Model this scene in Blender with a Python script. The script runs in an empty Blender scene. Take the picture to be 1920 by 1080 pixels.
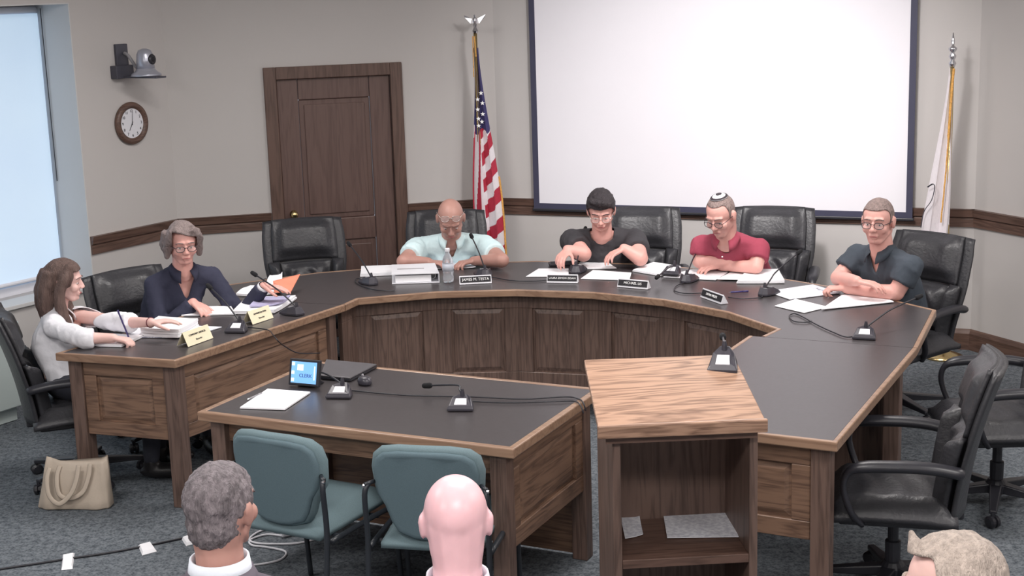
import bpy, bmesh, math, random
from mathutils import Vector, Matrix, Euler, noise
random.seed(7)
C = bpy.context.scene.collection
SC = bpy.context.scene
PI = math.pi
def V(*a): return Vector(a)
def R(d): return math.radians(d)

# ------------------------------------------------------------------ camera
CAM_H, FPX, PITCH, ROLL = 2.4712, 2738.0, R(11.763), R(-1.786)
_fw = V(0, math.cos(PITCH), -math.sin(PITCH)); _r0 = V(1, 0, 0); _u0 = _r0.cross(_fw)
_r = _r0*math.cos(ROLL) + _u0*math.sin(ROLL)
_u = -_r0*math.sin(ROLL) + _u0*math.cos(ROLL)
cd = bpy.data.cameras.new('camera'); cam = bpy.data.objects.new('camera', cd); C.objects.link(cam)
cd.sensor_width = 36; cd.lens = FPX/1920*36; cd.clip_start = .05; cd.clip_end = 60
M = Matrix((( _r.x, _u.x, -_fw.x, 0), (_r.y, _u.y, -_fw.y, 0), (_r.z, _u.z, -_fw.z, CAM_H), (0, 0, 0, 1)))
cam.matrix_world = M; SC.camera = cam
def ray(px, py): return _r*(px-960) - _u*(py-540) + _fw*FPX
def at(px, py, z):                       # where a measured point of the photo meets a horizontal plane
    w = ray(px, py); t = (z-CAM_H)/w.z; return V(w.x*t, w.y*t, z)
def zat(px, py, x, y):                   # height of a measured point above a known plan position
    w = ray(px, py); t = math.hypot(x, y)/math.hypot(w.x, w.y); return CAM_H + w.z*t
def onY(px, py, y):
    w = ray(px, py); t = y/w.y; return V(w.x*t, y, CAM_H+w.z*t)

# ------------------------------------------------------------------ world, light, exposure
SC.view_settings.view_transform = 'Standard'; SC.view_settings.look = 'None'
SC.view_settings.gamma = 1; SC.view_settings.use_curve_mapping = False
SC.view_settings.exposure = 0.36
wd = bpy.data.worlds.new('world'); SC.world = wd; wd.use_nodes = True
wd.node_tree.nodes['Background'].inputs[0].default_value = (.75, .85, 1, 1)
wd.node_tree.nodes['Background'].inputs[1].default_value = .6
CEIL = 3.05
LAMPS = [(-2.6, 1.8), (0.1, 1.6), (2.8, 1.4), (-2.6, 4.6), (0.1, 4.4), (2.8, 4.2), (-1.2, 7.6), (1.3, 7.4), (3.9, 6.6)]
LAMP_W = [44, 44, 44, 34, 34, 34, 34, 40, 30]
for (x, y), wv in zip(LAMPS, LAMP_W):
    ld = bpy.data.lights.new('ceiling_lamp_light', 'AREA'); ld.shape = 'RECTANGLE'; ld.size = 1.15; ld.size_y = .55
    ld.energy = wv; ld.color = (1, .955, .93)
    lo = bpy.data.objects.new('ceiling_lamp_light', ld); C.objects.link(lo); lo.location = (x, y, CEIL-.07)
ld = bpy.data.lights.new('screen_wash_light', 'SPOT'); ld.energy = 260; ld.spot_size = R(75); ld.spot_blend = 1; ld.shadow_soft_size = .15; ld.color = (1, .965, .96)
lo = bpy.data.objects.new('screen_wash_light', ld); C.objects.link(lo); lo.location = (1.0, 7.0, CEIL-.1)
lo.rotation_euler = (V(1.45, 10.0, 1.55)-V(1.0, 7.0, CEIL-.1)).to_track_quat('-Z', 'Y').to_euler()

# ------------------------------------------------------------------ materials
def srgb(c):
    def f(u):
        u /= 255.; return u/12.92 if u <= .04045 else ((u+.055)/1.055)**2.4
    return (f(c[0]), f(c[1]), f(c[2]), 1)
def mat(name, col, rough=.6, metal=0, noise_s=0, noise_a=0, bump=0, bump_s=40, spec=.5, trans=0, emis=None, es=1, alpha=1, aniso=None, sss=0):
    m = bpy.data.materials.new(name); m.use_nodes = True; nt = m.node_tree; b = nt.nodes['Principled BSDF']
    c = srgb(col); b.inputs['Base Color'].default_value = c; b.inputs['Roughness'].default_value = rough
    b.inputs['Metallic'].default_value = metal; b.inputs['Specular IOR Level'].default_value = spec
    if sss: b.inputs['Subsurface Weight'].default_value = sss; b.inputs['Subsurface Radius'].default_value = (.012, .005, .003); b.inputs['Subsurface Scale'].default_value = 1
    if trans: b.inputs['Transmission Weight'].default_value = trans; b.inputs['IOR'].default_value = 1.35
    if alpha < 1: b.inputs['Alpha'].default_value = alpha
    if emis: b.inputs['Emission Color'].default_value = srgb(emis); b.inputs['Emission Strength'].default_value = es
    tc = nt.nodes.new('ShaderNodeTexCoord')
    vec = tc.outputs['Object']
    if aniso:
        mp = nt.nodes.new('ShaderNodeMapping'); mp.inputs['Scale'].default_value = aniso; nt.links.new(vec, mp.inputs[0]); vec = mp.outputs[0]
    if noise_s:
        n = nt.nodes.new('ShaderNodeTexNoise'); n.inputs['Scale'].default_value = noise_s; n.inputs['Detail'].default_value = 5
        nt.links.new(vec, n.inputs['Vector'])
        r = nt.nodes.new('ShaderNodeValToRGB'); r.color_ramp.elements[0].position = .3; r.color_ramp.elements[1].position = .7
        r.color_ramp.elements[0].color = tuple(x*(1-noise_a) for x in c[:3])+(1,); r.color_ramp.elements[1].color = tuple(min(1, x*(1+noise_a)) for x in c[:3])+(1,)
        nt.links.new(n.outputs['Fac'], r.inputs[0]); nt.links.new(r.outputs[0], b.inputs['Base Color'])
    if bump:
        n2 = nt.nodes.new('ShaderNodeTexNoise'); n2.inputs['Scale'].default_value = bump_s; n2.inputs['Detail'].default_value = 4
        nt.links.new(vec, n2.inputs['Vector']); bp = nt.nodes.new('ShaderNodeBump'); bp.inputs['Strength'].default_value = bump; bp.inputs['Distance'].default_value = .01
        nt.links.new(n2.outputs['Fac'], bp.inputs['Height']); nt.links.new(bp.outputs[0], b.inputs['Normal'])
    return m
def wood(name, c1, c2, axis='X', rough=.45, scale=1.0, ring=6):
    m = bpy.data.materials.new(name); m.use_nodes = True; nt = m.node_tree; b = nt.nodes['Principled BSDF']; b.inputs['Roughness'].default_value = rough
    tc = nt.nodes.new('ShaderNodeTexCoord'); mp = nt.nodes.new('ShaderNodeMapping')
    s = [9., 9., 9.]; s['XYZ'.index(axis)] = .7; mp.inputs['Scale'].default_value = [k*scale for k in s]
    nt.links.new(tc.outputs['Object'], mp.inputs[0])
    n = nt.nodes.new('ShaderNodeTexNoise'); n.inputs['Scale'].default_value = 1.3; n.inputs['Detail'].default_value = 3; n.inputs['Distortion'].default_value = .6
    nt.links.new(mp.outputs[0], n.inputs['Vector'])
    w = nt.nodes.new('ShaderNodeMath'); w.operation = 'MULTIPLY'; w.inputs[1].default_value = ring; nt.links.new(n.outputs['Fac'], w.inputs[0])
    fr = nt.nodes.new('ShaderNodeMath'); fr.operation = 'PINGPONG'; fr.inputs[1].default_value = .5; nt.links.new(w.outputs[0], fr.inputs[0])
    n2 = nt.nodes.new('ShaderNodeTexNoise'); n2.inputs['Scale'].default_value = 9; n2.inputs['Detail'].default_value = 4; nt.links.new(mp.outputs[0], n2.inputs['Vector'])
    ad = nt.nodes.new('ShaderNodeMath'); ad.operation = 'MULTIPLY_ADD'; ad.inputs[1].default_value = .8
    nt.links.new(n2.outputs['Fac'], ad.inputs[0]); nt.links.new(fr.outputs[0], ad.inputs[2])
    r = nt.nodes.new('ShaderNodeValToRGB'); r.color_ramp.elements[0].position = .32; r.color_ramp.elements[1].position = .78
    r.color_ramp.elements[0].color = srgb(c2); r.color_ramp.elements[1].color = srgb(c1)
    nt.links.new(ad.outputs[0], r.inputs[0]); nt.links.new(r.outputs[0], b.inputs['Base Color'])
    bp = nt.nodes.new('ShaderNodeBump'); bp.inputs['Strength'].default_value = .12; bp.inputs['Distance'].default_value = .003
    nt.links.new(n2.outputs['Fac'], bp.inputs['Height']); nt.links.new(bp.outputs[0], b.inputs['Normal'])
    return m
def lined(name, col, ink, scale=160, axis='Y', amt=.5):
    m = mat(name, col, .8); nt = m.node_tree; b = nt.nodes['Principled BSDF']
    tc = nt.nodes.new('ShaderNodeTexCoord'); w = nt.nodes.new('ShaderNodeTexWave'); w.bands_direction = axis; w.inputs['Scale'].default_value = scale/6.28
    nt.links.new(tc.outputs['Object'], w.inputs[0])
    n = nt.nodes.new('ShaderNodeTexNoise'); n.inputs['Scale'].default_value = 60; nt.links.new(tc.outputs['Object'], n.inputs['Vector'])
    mu = nt.nodes.new('ShaderNodeMath'); mu.operation = 'MULTIPLY'; nt.links.new(w.outputs['Fac'], mu.inputs[0]); nt.links.new(n.outputs['Fac'], mu.inputs[1])
    r = nt.nodes.new('ShaderNodeValToRGB'); r.color_ramp.elements[0].position = amt-.1; r.color_ramp.elements[1].position = amt+.1
    r.color_ramp.elements[0].color = srgb(col); r.color_ramp.elements[1].color = srgb(ink)
    nt.links.new(mu.outputs[0], r.inputs[0]); nt.links.new(r.outputs[0], b.inputs['Base Color']); return m

WALL = mat('wall_paint', (196, 192, 190), .85, noise_s=1.2, noise_a=.02, bump=.05, bump_s=300)
CEILM = mat('ceiling_paint', (225, 222, 216), .9, noise_s=30, noise_a=.03)
JAMB = mat('jamb_paint', (205, 205, 205), .7, noise_s=2, noise_a=.02)
OAK = wood('oak_horizontal', (132, 104, 86), (94, 72, 60), 'X', scale=1.4)
OAKY = wood('oak_depthwise', (150, 114, 92), (92, 66, 54), 'Y')
OAKV = wood('oak_upright', (112, 91, 82), (84, 67, 60), 'Z', scale=1.3)
OAKD = wood('oak_dark_trim', (104, 80, 70), (78, 58, 50), 'X', scale=1.4)
OAKT = wood('oak_dark_upright', (102, 79, 70), (82, 62, 54), 'Z')
OAKE = wood('oak_edge', (156, 127, 106), (132, 104, 86), 'X', rough=.3)
OAKL = wood('oak_lectern_top', (172, 138, 116), (118, 90, 74), 'X', rough=.38, ring=9, scale=1.3)
DOORM = wood('door_wood', (106, 84, 78), (94, 73, 68), 'Z', rough=.4)
LAM = mat('dark_laminate', (66, 62, 64), .32, noise_s=60, noise_a=.08, spec=.6)
LEA = mat('black_leather', (52, 52, 56), .42, bump=.25, bump_s=60, noise_s=8, noise_a=.15)
PLA = mat('black_plastic', (42, 42, 48), .38, noise_s=20, noise_a=.08)
MICM = mat('microphone_plastic', (58, 56, 64), .35, noise_s=20, noise_a=.06)
FOAM = mat('black_foam', (24, 24, 28), .95, bump=.5, bump_s=400)
CHR = mat('chrome', (215, 215, 220), .18, metal=1, noise_s=5, noise_a=.02)
GRN = mat('teal_fabric', (104, 124, 130), .9, noise_s=400, noise_a=.12, bump=.2, bump_s=600)
TUBE = mat('black_tube_steel', (40, 44, 50), .35, noise_s=10, noise_a=.05)
PAP = mat('white_paper', (242, 242, 246), .75, noise_s=25, noise_a=.015)
PAPP = lined('printed_paper', (236, 238, 244), (150, 152, 172), 700, 'Y', .42)
PAPG = mat('grey_lilac_paper', (176, 172, 204), .75, noise_s=20, noise_a=.05)
ORG = mat('orange_envelope', (226, 138, 112), .7, noise_s=12, noise_a=.05)
WPL = mat('white_plastic', (226, 226, 232), .45, noise_s=10, noise_a=.02)
GPL = mat('grey_plastic', (150, 148, 152), .4, noise_s=10, noise_a=.05)
CRM = mat('cream_card', (236, 226, 196), .7, noise_s=20, noise_a=.03)
INK = mat('black_ink', (30, 28, 34), .7, noise_s=20, noise_a=.05)
WINK = mat('white_lettering', (245, 245, 245), .6, noise_s=20, noise_a=.01)
SCRM = mat('projection_screen_cloth', (236, 234, 240), .8, noise_s=2, noise_a=.01)
SCRF = mat('screen_border', (62, 62, 84), .6, noise_s=10, noise_a=.05)
GOLD = mat('gold_fringe', (214, 160, 84), .7, noise_s=80, noise_a=.25)
BRASS = mat('brass', (212, 190, 140), .25, metal=1, noise_s=5, noise_a=.05)
BAGM = mat('beige_leather', (196, 182, 166), .5, noise_s=6, noise_a=.05, bump=.1, bump_s=80)
CABM = mat('pale_grey_enamel', (196, 208, 206), .5, noise_s=4, noise_a=.02)
FRED = mat('flag_red', (176, 44, 66), .8, noise_s=60, noise_a=.08)
FWHT = mat('flag_white', (228, 222, 226), .8, noise_s=60, noise_a=.03)
FBLU = mat('flag_blue', (62, 58, 106), .8, noise_s=60, noise_a=.1)
CLR = mat('clear_plastic', (235, 240, 245), .05, trans=.92)
WAT = mat('bottle_label', (226, 232, 240), .5, noise_s=60, noise_a=.1)
GLS = mat('lens_glass', (240, 244, 250), .03, trans=1.0)
def carpet():
    m = mat('carpet', (84, 90, 96), .95); nt = m.node_tree; b = nt.nodes['Principled BSDF']
    tc = nt.nodes.new('ShaderNodeTexCoord'); n = nt.nodes.new('ShaderNodeTexVoronoi'); n.inputs['Scale'].default_value = 95
    nt.links.new(tc.outputs['Object'], n.inputs['Vector'])
    n2 = nt.nodes.new('ShaderNodeTexNoise'); n2.inputs['Scale'].default_value = 34; n2.inputs['Detail'].default_value = 5; nt.links.new(tc.outputs['Object'], n2.inputs['Vector'])
    mx = nt.nodes.new('ShaderNodeMath'); mx.operation = 'MULTIPLY_ADD'; mx.inputs[1].default_value = .5; nt.links.new(n.outputs['Distance'], mx.inputs[0]); nt.links.new(n2.outputs['Fac'], mx.inputs[2])
    r = nt.nodes.new('ShaderNodeValToRGB'); r.color_ramp.elements[0].position = .45; r.color_ramp.elements[1].position = .95
    r.color_ramp.elements[0].color = srgb((50, 58, 66)); r.color_ramp.elements[1].color = srgb((112, 118, 124))
    nt.links.new(mx.outputs[0], r.inputs[0]); nt.links.new(r.outputs[0], b.inputs['Base Color'])
    bp = nt.nodes.new('ShaderNodeBump'); bp.inputs['Strength'].default_value = .6; bp.inputs['Distance'].default_value = .006
    nt.links.new(n2.outputs['Fac'], bp.inputs['Height']); nt.links.new(bp.outputs[0], b.inputs['Normal']); return m
CARP = carpet()
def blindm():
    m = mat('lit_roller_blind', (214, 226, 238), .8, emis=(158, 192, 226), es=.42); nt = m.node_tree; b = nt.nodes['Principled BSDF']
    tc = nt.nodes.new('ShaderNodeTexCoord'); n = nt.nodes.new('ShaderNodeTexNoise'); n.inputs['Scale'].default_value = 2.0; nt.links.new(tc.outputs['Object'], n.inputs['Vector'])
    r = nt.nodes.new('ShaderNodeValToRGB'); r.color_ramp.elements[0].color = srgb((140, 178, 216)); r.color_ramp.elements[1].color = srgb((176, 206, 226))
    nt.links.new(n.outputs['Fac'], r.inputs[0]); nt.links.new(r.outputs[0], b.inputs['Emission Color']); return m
BLIND = blindm()

# ------------------------------------------------------------------ mesh tools
MW = {}                                   # object name -> its world matrix (before any update)
def thing(name, label, cat, loc=(0, 0, 0), rz=0, group=None):
    o = bpy.data.objects.new(name, None); C.objects.link(o); o.empty_display_size = .1
    o.location = loc; o.rotation_euler = (0, 0, rz); o['label'] = label; o['category'] = cat
    if group: o['group'] = group
    MW[o.name] = Matrix.Translation(Vector(loc)) @ Matrix.Rotation(rz, 4, 'Z'); return o
def tag(o, label, cat, group=None, kind=None):
    o['label'] = label; o['category'] = cat
    if group: o['group'] = group
    if kind: o['kind'] = kind
    return o
def kids(o): return [c for c in bpy.data.objects if c.parent == o]
def copy_tree(o, parent=None):
    c = o.copy(); C.objects.link(c); c.parent = parent
    for ch in kids(o): copy_tree(ch, c)
    return c
def dup(o, loc, rz, label, group=None):
    c = copy_tree(o); c.location = loc; c.rotation_euler = (0, 0, rz); c['label'] = label
    if group: c['group'] = group
    MW[c.name] = Matrix.Translation(Vector(loc)) @ Matrix.Rotation(rz, 4, 'Z'); return c
def frame(z, x=None):
    z = z.normalized(); x = x or (V(1, 0, 0) if abs(z.x) < .9 else V(0, 1, 0))
    y = z.cross(x).normalized(); x = y.cross(z).normalized(); return Matrix((x, y, z)).transposed()
class MB:
    def __init__(s): s.v = []; s.f = []; s.mi = []; s.cur = 0
    def add(s, vs, fs):
        o = len(s.v); s.v += [Vector(v) for v in vs]; s.f += [[i+o for i in f] for f in fs]; s.mi += [s.cur]*len(fs); return s
    def box(s, c, d, M=None):
        c = Vector(c); hx, hy, hz = [k/2 for k in d]; vs = [V(x, y, z) for z in (-hz, hz) for x, y in ((-hx, -hy), (hx, -hy), (hx, hy), (-hx, hy))]
        if M: vs = [M @ v for v in vs]
        return s.add([c+v for v in vs], [(3, 2, 1, 0), (4, 5, 6, 7), (0, 1, 5, 4), (1, 2, 6, 5), (2, 3, 7, 6), (3, 0, 4, 7)])
    def prism(s, pts, z0, z1):
        n = len(pts); z = lambda p, d: V(p[0], p[1], d)
        a = sum(pts[i][0]*pts[(i+1) % n][1]-pts[(i+1) % n][0]*pts[i][1] for i in range(n))
        if a < 0: pts = pts[::-1]
        vs = [z(p, z0) for p in pts]+[z(p, z1) for p in pts]
        return s.add(vs, [list(range(n))[::-1], list(range(n, 2*n))]+[(i, (i+1) % n, n+(i+1) % n, n+i) for i in range(n)])
    def slab(s, quad, t):                 # quad of 3d points, thickness t upward
        return s.add([Vector(q) for q in quad]+[Vector(q)+V(0, 0, t) for q in quad], [(3, 2, 1, 0), (4, 5, 6, 7), (0, 1, 5, 4), (1, 2, 6, 5), (2, 3, 7, 6), (3, 0, 4, 7)])
    def hexa(s, a, b):                    # two quads
        return s.add(list(a)+list(b), [(3, 2, 1, 0), (4, 5, 6, 7), (0, 1, 5, 4), (1, 2, 6, 5), (2, 3, 7, 6), (3, 0, 4, 7)])
    def rings(s, rs, cap=True, closed=False):
        n = len(rs[0]); o = []; fs = []
        for r in rs: o += r
        m = len(rs)
        for i in range(m-(0 if closed else 1)):
            for j in range(n): a, b = i*n+j, i*n+(j+1) % n; c, d = ((i+1) % m)*n+(j+1) % n, ((i+1) % m)*n+j; fs.append((a, b, c, d))
        if cap and not closed: fs += [list(range(n))[::-1], [(m-1)*n+j for j in range(n)]]
        return s.add(o, fs)
    def tube(s, path, r, n=8, closed=False, flat=None):
        P = [Vector(p) for p in path]; rs = []; x = None; m = len(P)
        for i, p in enumerate(P):
            if closed: t = P[(i+1) % m]-P[i-1]
            else: t = P[min(i+1, m-1)]-P[max(i-1, 0)]
            if t.length < 1e-9: t = V(0, 0, 1)
            F = frame(t, x if x is not None and abs(t.normalized().dot(x)) < .95 else None); x = F.col[0]
            rr = r[i] if isinstance(r, (list, tuple)) else r
            ry = rr*(flat if flat else 1)
            rs.append([p+F.col[0]*rr*math.cos(a)+F.col[1]*ry*math.sin(a) for a in [2*PI*k/n for k in range(n)]])
        return s.rings(rs, closed=closed)
    def lathe(s, prof, n=20, c=(0, 0, 0), M=None, sy=1):
        c = Vector(c); rs = []
        for r, z in prof:
            ring = [V(r*math.cos(2*PI*k/n), r*sy*math.sin(2*PI*k/n), z) for k in range(n)]
            rs.append([c+(M @ v if M else v) for v in ring])
        return s.rings(rs)
    def ell(s, c, r, M=None, nu=18, nv=12):
        c = Vector(c); r = (r, r, r) if isinstance(r, (int, float)) else r; rs = []
        for j in range(1, nv):
            t = -PI/2+PI*j/nv; ring = [V(r[0]*math.cos(t)*math.cos(2*PI*k/nu), r[1]*math.cos(t)*math.sin(2*PI*k/nu), r[2]*math.sin(t)) for k in range(nu)]
            rs.append([c+(M @ v if M else v) for v in ring])
        b = len(s.v); s.rings(rs, cap=False); e = len(s.v)
        p0, p1 = V(0, 0, -r[2]), V(0, 0, r[2]); s.v += [c+(M @ p0 if M else p0), c+(M @ p1 if M else p1)]
        for k in range(nu): s.f.append([b+(k+1) % nu, b+k, e]); s.mi.append(s.cur)
        q = b+(nv-2)*nu
        for k in range(nu): s.f.append([q+k, q+(k+1) % nu, e+1]); s.mi.append(s.cur)
        return s
    def limb(s, a, b, ra, rb, n=16, fa=False, fb=False, flat=1, x=None):
        a = Vector(a); b = Vector(b); F = frame(b-a, x); rs = []
        L = (b-a).length
        st = [(-math.cos(k*PI/8), math.sin(k*PI/8)) for k in range(0 if fa else 1, 4)] if not fa else []
        prof = [(-ra*c0, ra*s0) for c0, s0 in [(math.cos(t), math.sin(t)) for t in (R(12), R(35), R(60))]] if not fa else []
        prof += [(0, ra), (L*.5, (ra+rb)/2), (L, rb)]
        if not fb: prof += [(L+rb*math.cos(t), rb*math.sin(t)) for t in (R(60), R(35), R(12))]
        for d, r in prof: rs.append([a+F.col[2]*d+F.col[0]*r*math.cos(2*PI*k/n)+F.col[1]*r*flat*math.sin(2*PI*k/n) for k in range(n)])
        return s.rings(rs)
    def mesh(s, name, parent=None, inv=None):
        vs = s.v
        if inv is not None: vs = [inv @ v for v in vs]
        me = bpy.data.meshes.new(name); me.from_pydata([tuple(v) for v in vs], [], s.f); return me
    def build(s, name, m, parent=None, smooth=False, bevel=0, world=False, sub=0, solid=0, seg=2):
        inv = MW[parent.name].inverted() if (world and parent) else None
        me = s.mesh(name, parent, inv)
        for k in (m if isinstance(m, list) else [m]): me.materials.append(k)
        if isinstance(m, list):
            for p, i in zip(me.polygons, s.mi): p.material_index = i
        bm = bmesh.new(); bm.from_mesh(me); bmesh.ops.recalc_face_normals(bm, faces=bm.faces); bm.to_mesh(me); bm.free()
        o = bpy.data.objects.new(name, me); C.objects.link(o); o.parent = parent
        if parent: MW[o.name] = MW[parent.name]
        else: MW[o.name] = Matrix()
        if smooth: me.shade_smooth()
        if solid:
            q = o.modifiers.new('solid', 'SOLIDIFY'); q.thickness = solid; q.offset = 0
        if bevel:
            q = o.modifiers.new('bevel', 'BEVEL'); q.width = bevel; q.segments = seg; q.limit_method = 'ANGLE'; q.angle_limit = R(40)
            if smooth: q.harden_normals = True
        if sub:
            q = o.modifiers.new('sub', 'SUBSURF'); q.levels = sub; q.render_levels = sub
        return o
    def remesh(s, name, m, parent, voxel=.006, it=4, cut=None, disp=None, mats=None, solid=0, fac=.5):
        me = s.mesh(name); bm = bmesh.new(); bm.from_mesh(me); bmesh.ops.recalc_face_normals(bm, faces=bm.faces); bm.to_mesh(me); bm.free()
        o = bpy.data.objects.new(name, me); C.objects.link(o)
        q = o.modifiers.new('r', 'REMESH'); q.mode = 'VOXEL'; q.voxel_size = voxel
        if it: q = o.modifiers.new('s', 'SMOOTH'); q.factor = fac; q.iterations = it
        dg = bpy.context.evaluated_depsgraph_get(); me2 = bpy.data.meshes.new_from_object(o.evaluated_get(dg))
        bpy.data.objects.remove(o); bpy.data.meshes.remove(me); me2.name = name
        if disp:
            nr = [Vector(v.normal) for v in me2.vertices]
            for v, n in zip(me2.vertices, nr): v.co = v.co + n*disp(v.co, n)
        if cut:
            bm = bmesh.new(); bm.from_mesh(me2); bmesh.ops.delete(bm, geom=[f for f in bm.faces if cut(f.calc_center_median())], context='FACES')
            bv = {v: [e.other_vert(v) for e in v.link_edges if e.is_boundary] for v in bm.verts if any(e.is_boundary for e in v.link_edges)}
            for _ in range(8):
                nw = {v: (v.co*.4+sum((q.co for q in ns), Vector())/len(ns)*.6) for v, ns in bv.items() if ns}
                for v, c_ in nw.items(): v.co = c_
            bm.to_mesh(me2); bm.free()
        me2.materials.clear()
        for k in (m if isinstance(m, list) else [m]): me2.materials.append(k)
        if mats:
            for p in me2.polygons: p.material_index = mats(p.center)
        me2.shade_smooth()
        o = bpy.data.objects.new(name, me2); C.objects.link(o); o.parent = parent; MW[o.name] = MW[parent.name] if parent else Matrix()
        if solid: q = o.modifiers.new('solid', 'SOLIDIFY'); q.thickness = solid; q.offset = -1
        return o
def spline(pts, n=8):
    P = [Vector(p) for p in pts]; out = []
    for i in range(len(P)-1):
        p0, p1, p2, p3 = P[max(i-1, 0)], P[i], P[i+1], P[min(i+2, len(P)-1)]
        for k in range(n):
            t = k/n; out.append(.5*((2*p1)+(p2-p0)*t+(2*p0-5*p1+4*p2-p3)*t*t+(3*p1-p0-3*p2+p3)*t**3))
    out.append(P[-1]); return out
def struct(o): o['kind'] = 'structure'; return o
def text(name, body, size, m, parent, loc, rot, ext=.0008, align='CENTER'):
    cu = bpy.data.curves.new(name, 'FONT'); cu.body = body; cu.size = size; cu.extrude = ext; cu.align_x = align; cu.align_y = 'CENTER'
    t = bpy.data.objects.new(name, cu); C.objects.link(t)
    me = bpy.data.meshes.new_from_object(t.evaluated_get(bpy.context.evaluated_depsgraph_get())); bpy.data.objects.remove(t)
    me.materials.clear(); me.materials.append(m); me.name = name
    o = bpy.data.objects.new(name, me); C.objects.link(o); o.parent = parent; o.location = loc; o.rotation_euler = rot; return o

# ------------------------------------------------------------------ room shell
PBC, PCD, PDE = V(-2.31, 10.055, 0), V(-.075, 10.6, 0), V(3.03, 9.40, 0)
dB = V(-.545, -.839, 0).normalized(); dE = V(.432, -.902, 0).normalized()
PB0 = PBC+dB*11.0; PE0 = PDE+dE*11.2
WT = .18
def outward(a, b):
    d = (b-a).normalized(); n = V(-d.y, d.x, 0); c = V(0, 5, 0)
    return n if n.dot((a+b)/2-c) > 0 else -n
def wallbox(mb, a, b, z0, z1, t=WT, inset=0):
    n = outward(PCD, PDE) if False else outward(a, b); a2 = a-n*inset; b2 = b-n*inset
    mb.prism([(a2.x, a2.y), (b2.x, b2.y), (b2.x+n.x*t, b2.y+n.y*t), (a2.x+n.x*t, a2.y+n.y*t)], z0, z1)
def wall(name, a, b, z0=0, z1=CEIL, m=WALL):
    mb = MB(); wallbox(mb, a, b, z0, z1); return struct(mb.build(name, m))
mb = MB(); mb.prism([(PB0.x, PB0.y), (PE0.x, PE0.y), (PE0.x+.1, PE0.y+.1), (PDE.x+.15, PDE.y+.15), (PCD.x, PCD.y+.2), (PBC.x-.15, PBC.y+.15), (PB0.x-.15, PB0.y+.1)], -.06, 0); struct(mb.build('floor', CARP))
mb = MB(); mb.prism([(PB0.x, PB0.y), (PE0.x, PE0.y), (PE0.x+.1, PE0.y+.1), (PDE.x+.15, PDE.y+.15), (PCD.x, PCD.y+.2), (PBC.x-.15, PBC.y+.15), (PB0.x-.15, PB0.y+.1)], CEIL, CEIL+.06); struct(mb.build('ceiling', CEILM))
# door wall with an opening for the door
dC = (PCD-PBC).normalized(); LC = (PCD-PBC).length
def onC(s): return PCD+dC*s
D0, D1 = -1.565, -.765                      # clear opening of the door, measured from the corner
DOOR_T = 1.87
mb = MB(); wallbox(mb, PBC, onC(D0-.03), 0, CEIL); wallbox(mb, onC(D1+.03), PCD, 0, CEIL); wallbox(mb, onC(D0-.03), onC(D1+.03), DOOR_T+.03, CEIL)
struct(mb.build('wall_back_left', WALL))
wall('wall_back', PCD, PDE); wall('wall_right', PDE, PE0); wall('wall_front', PB0, PE0)
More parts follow.
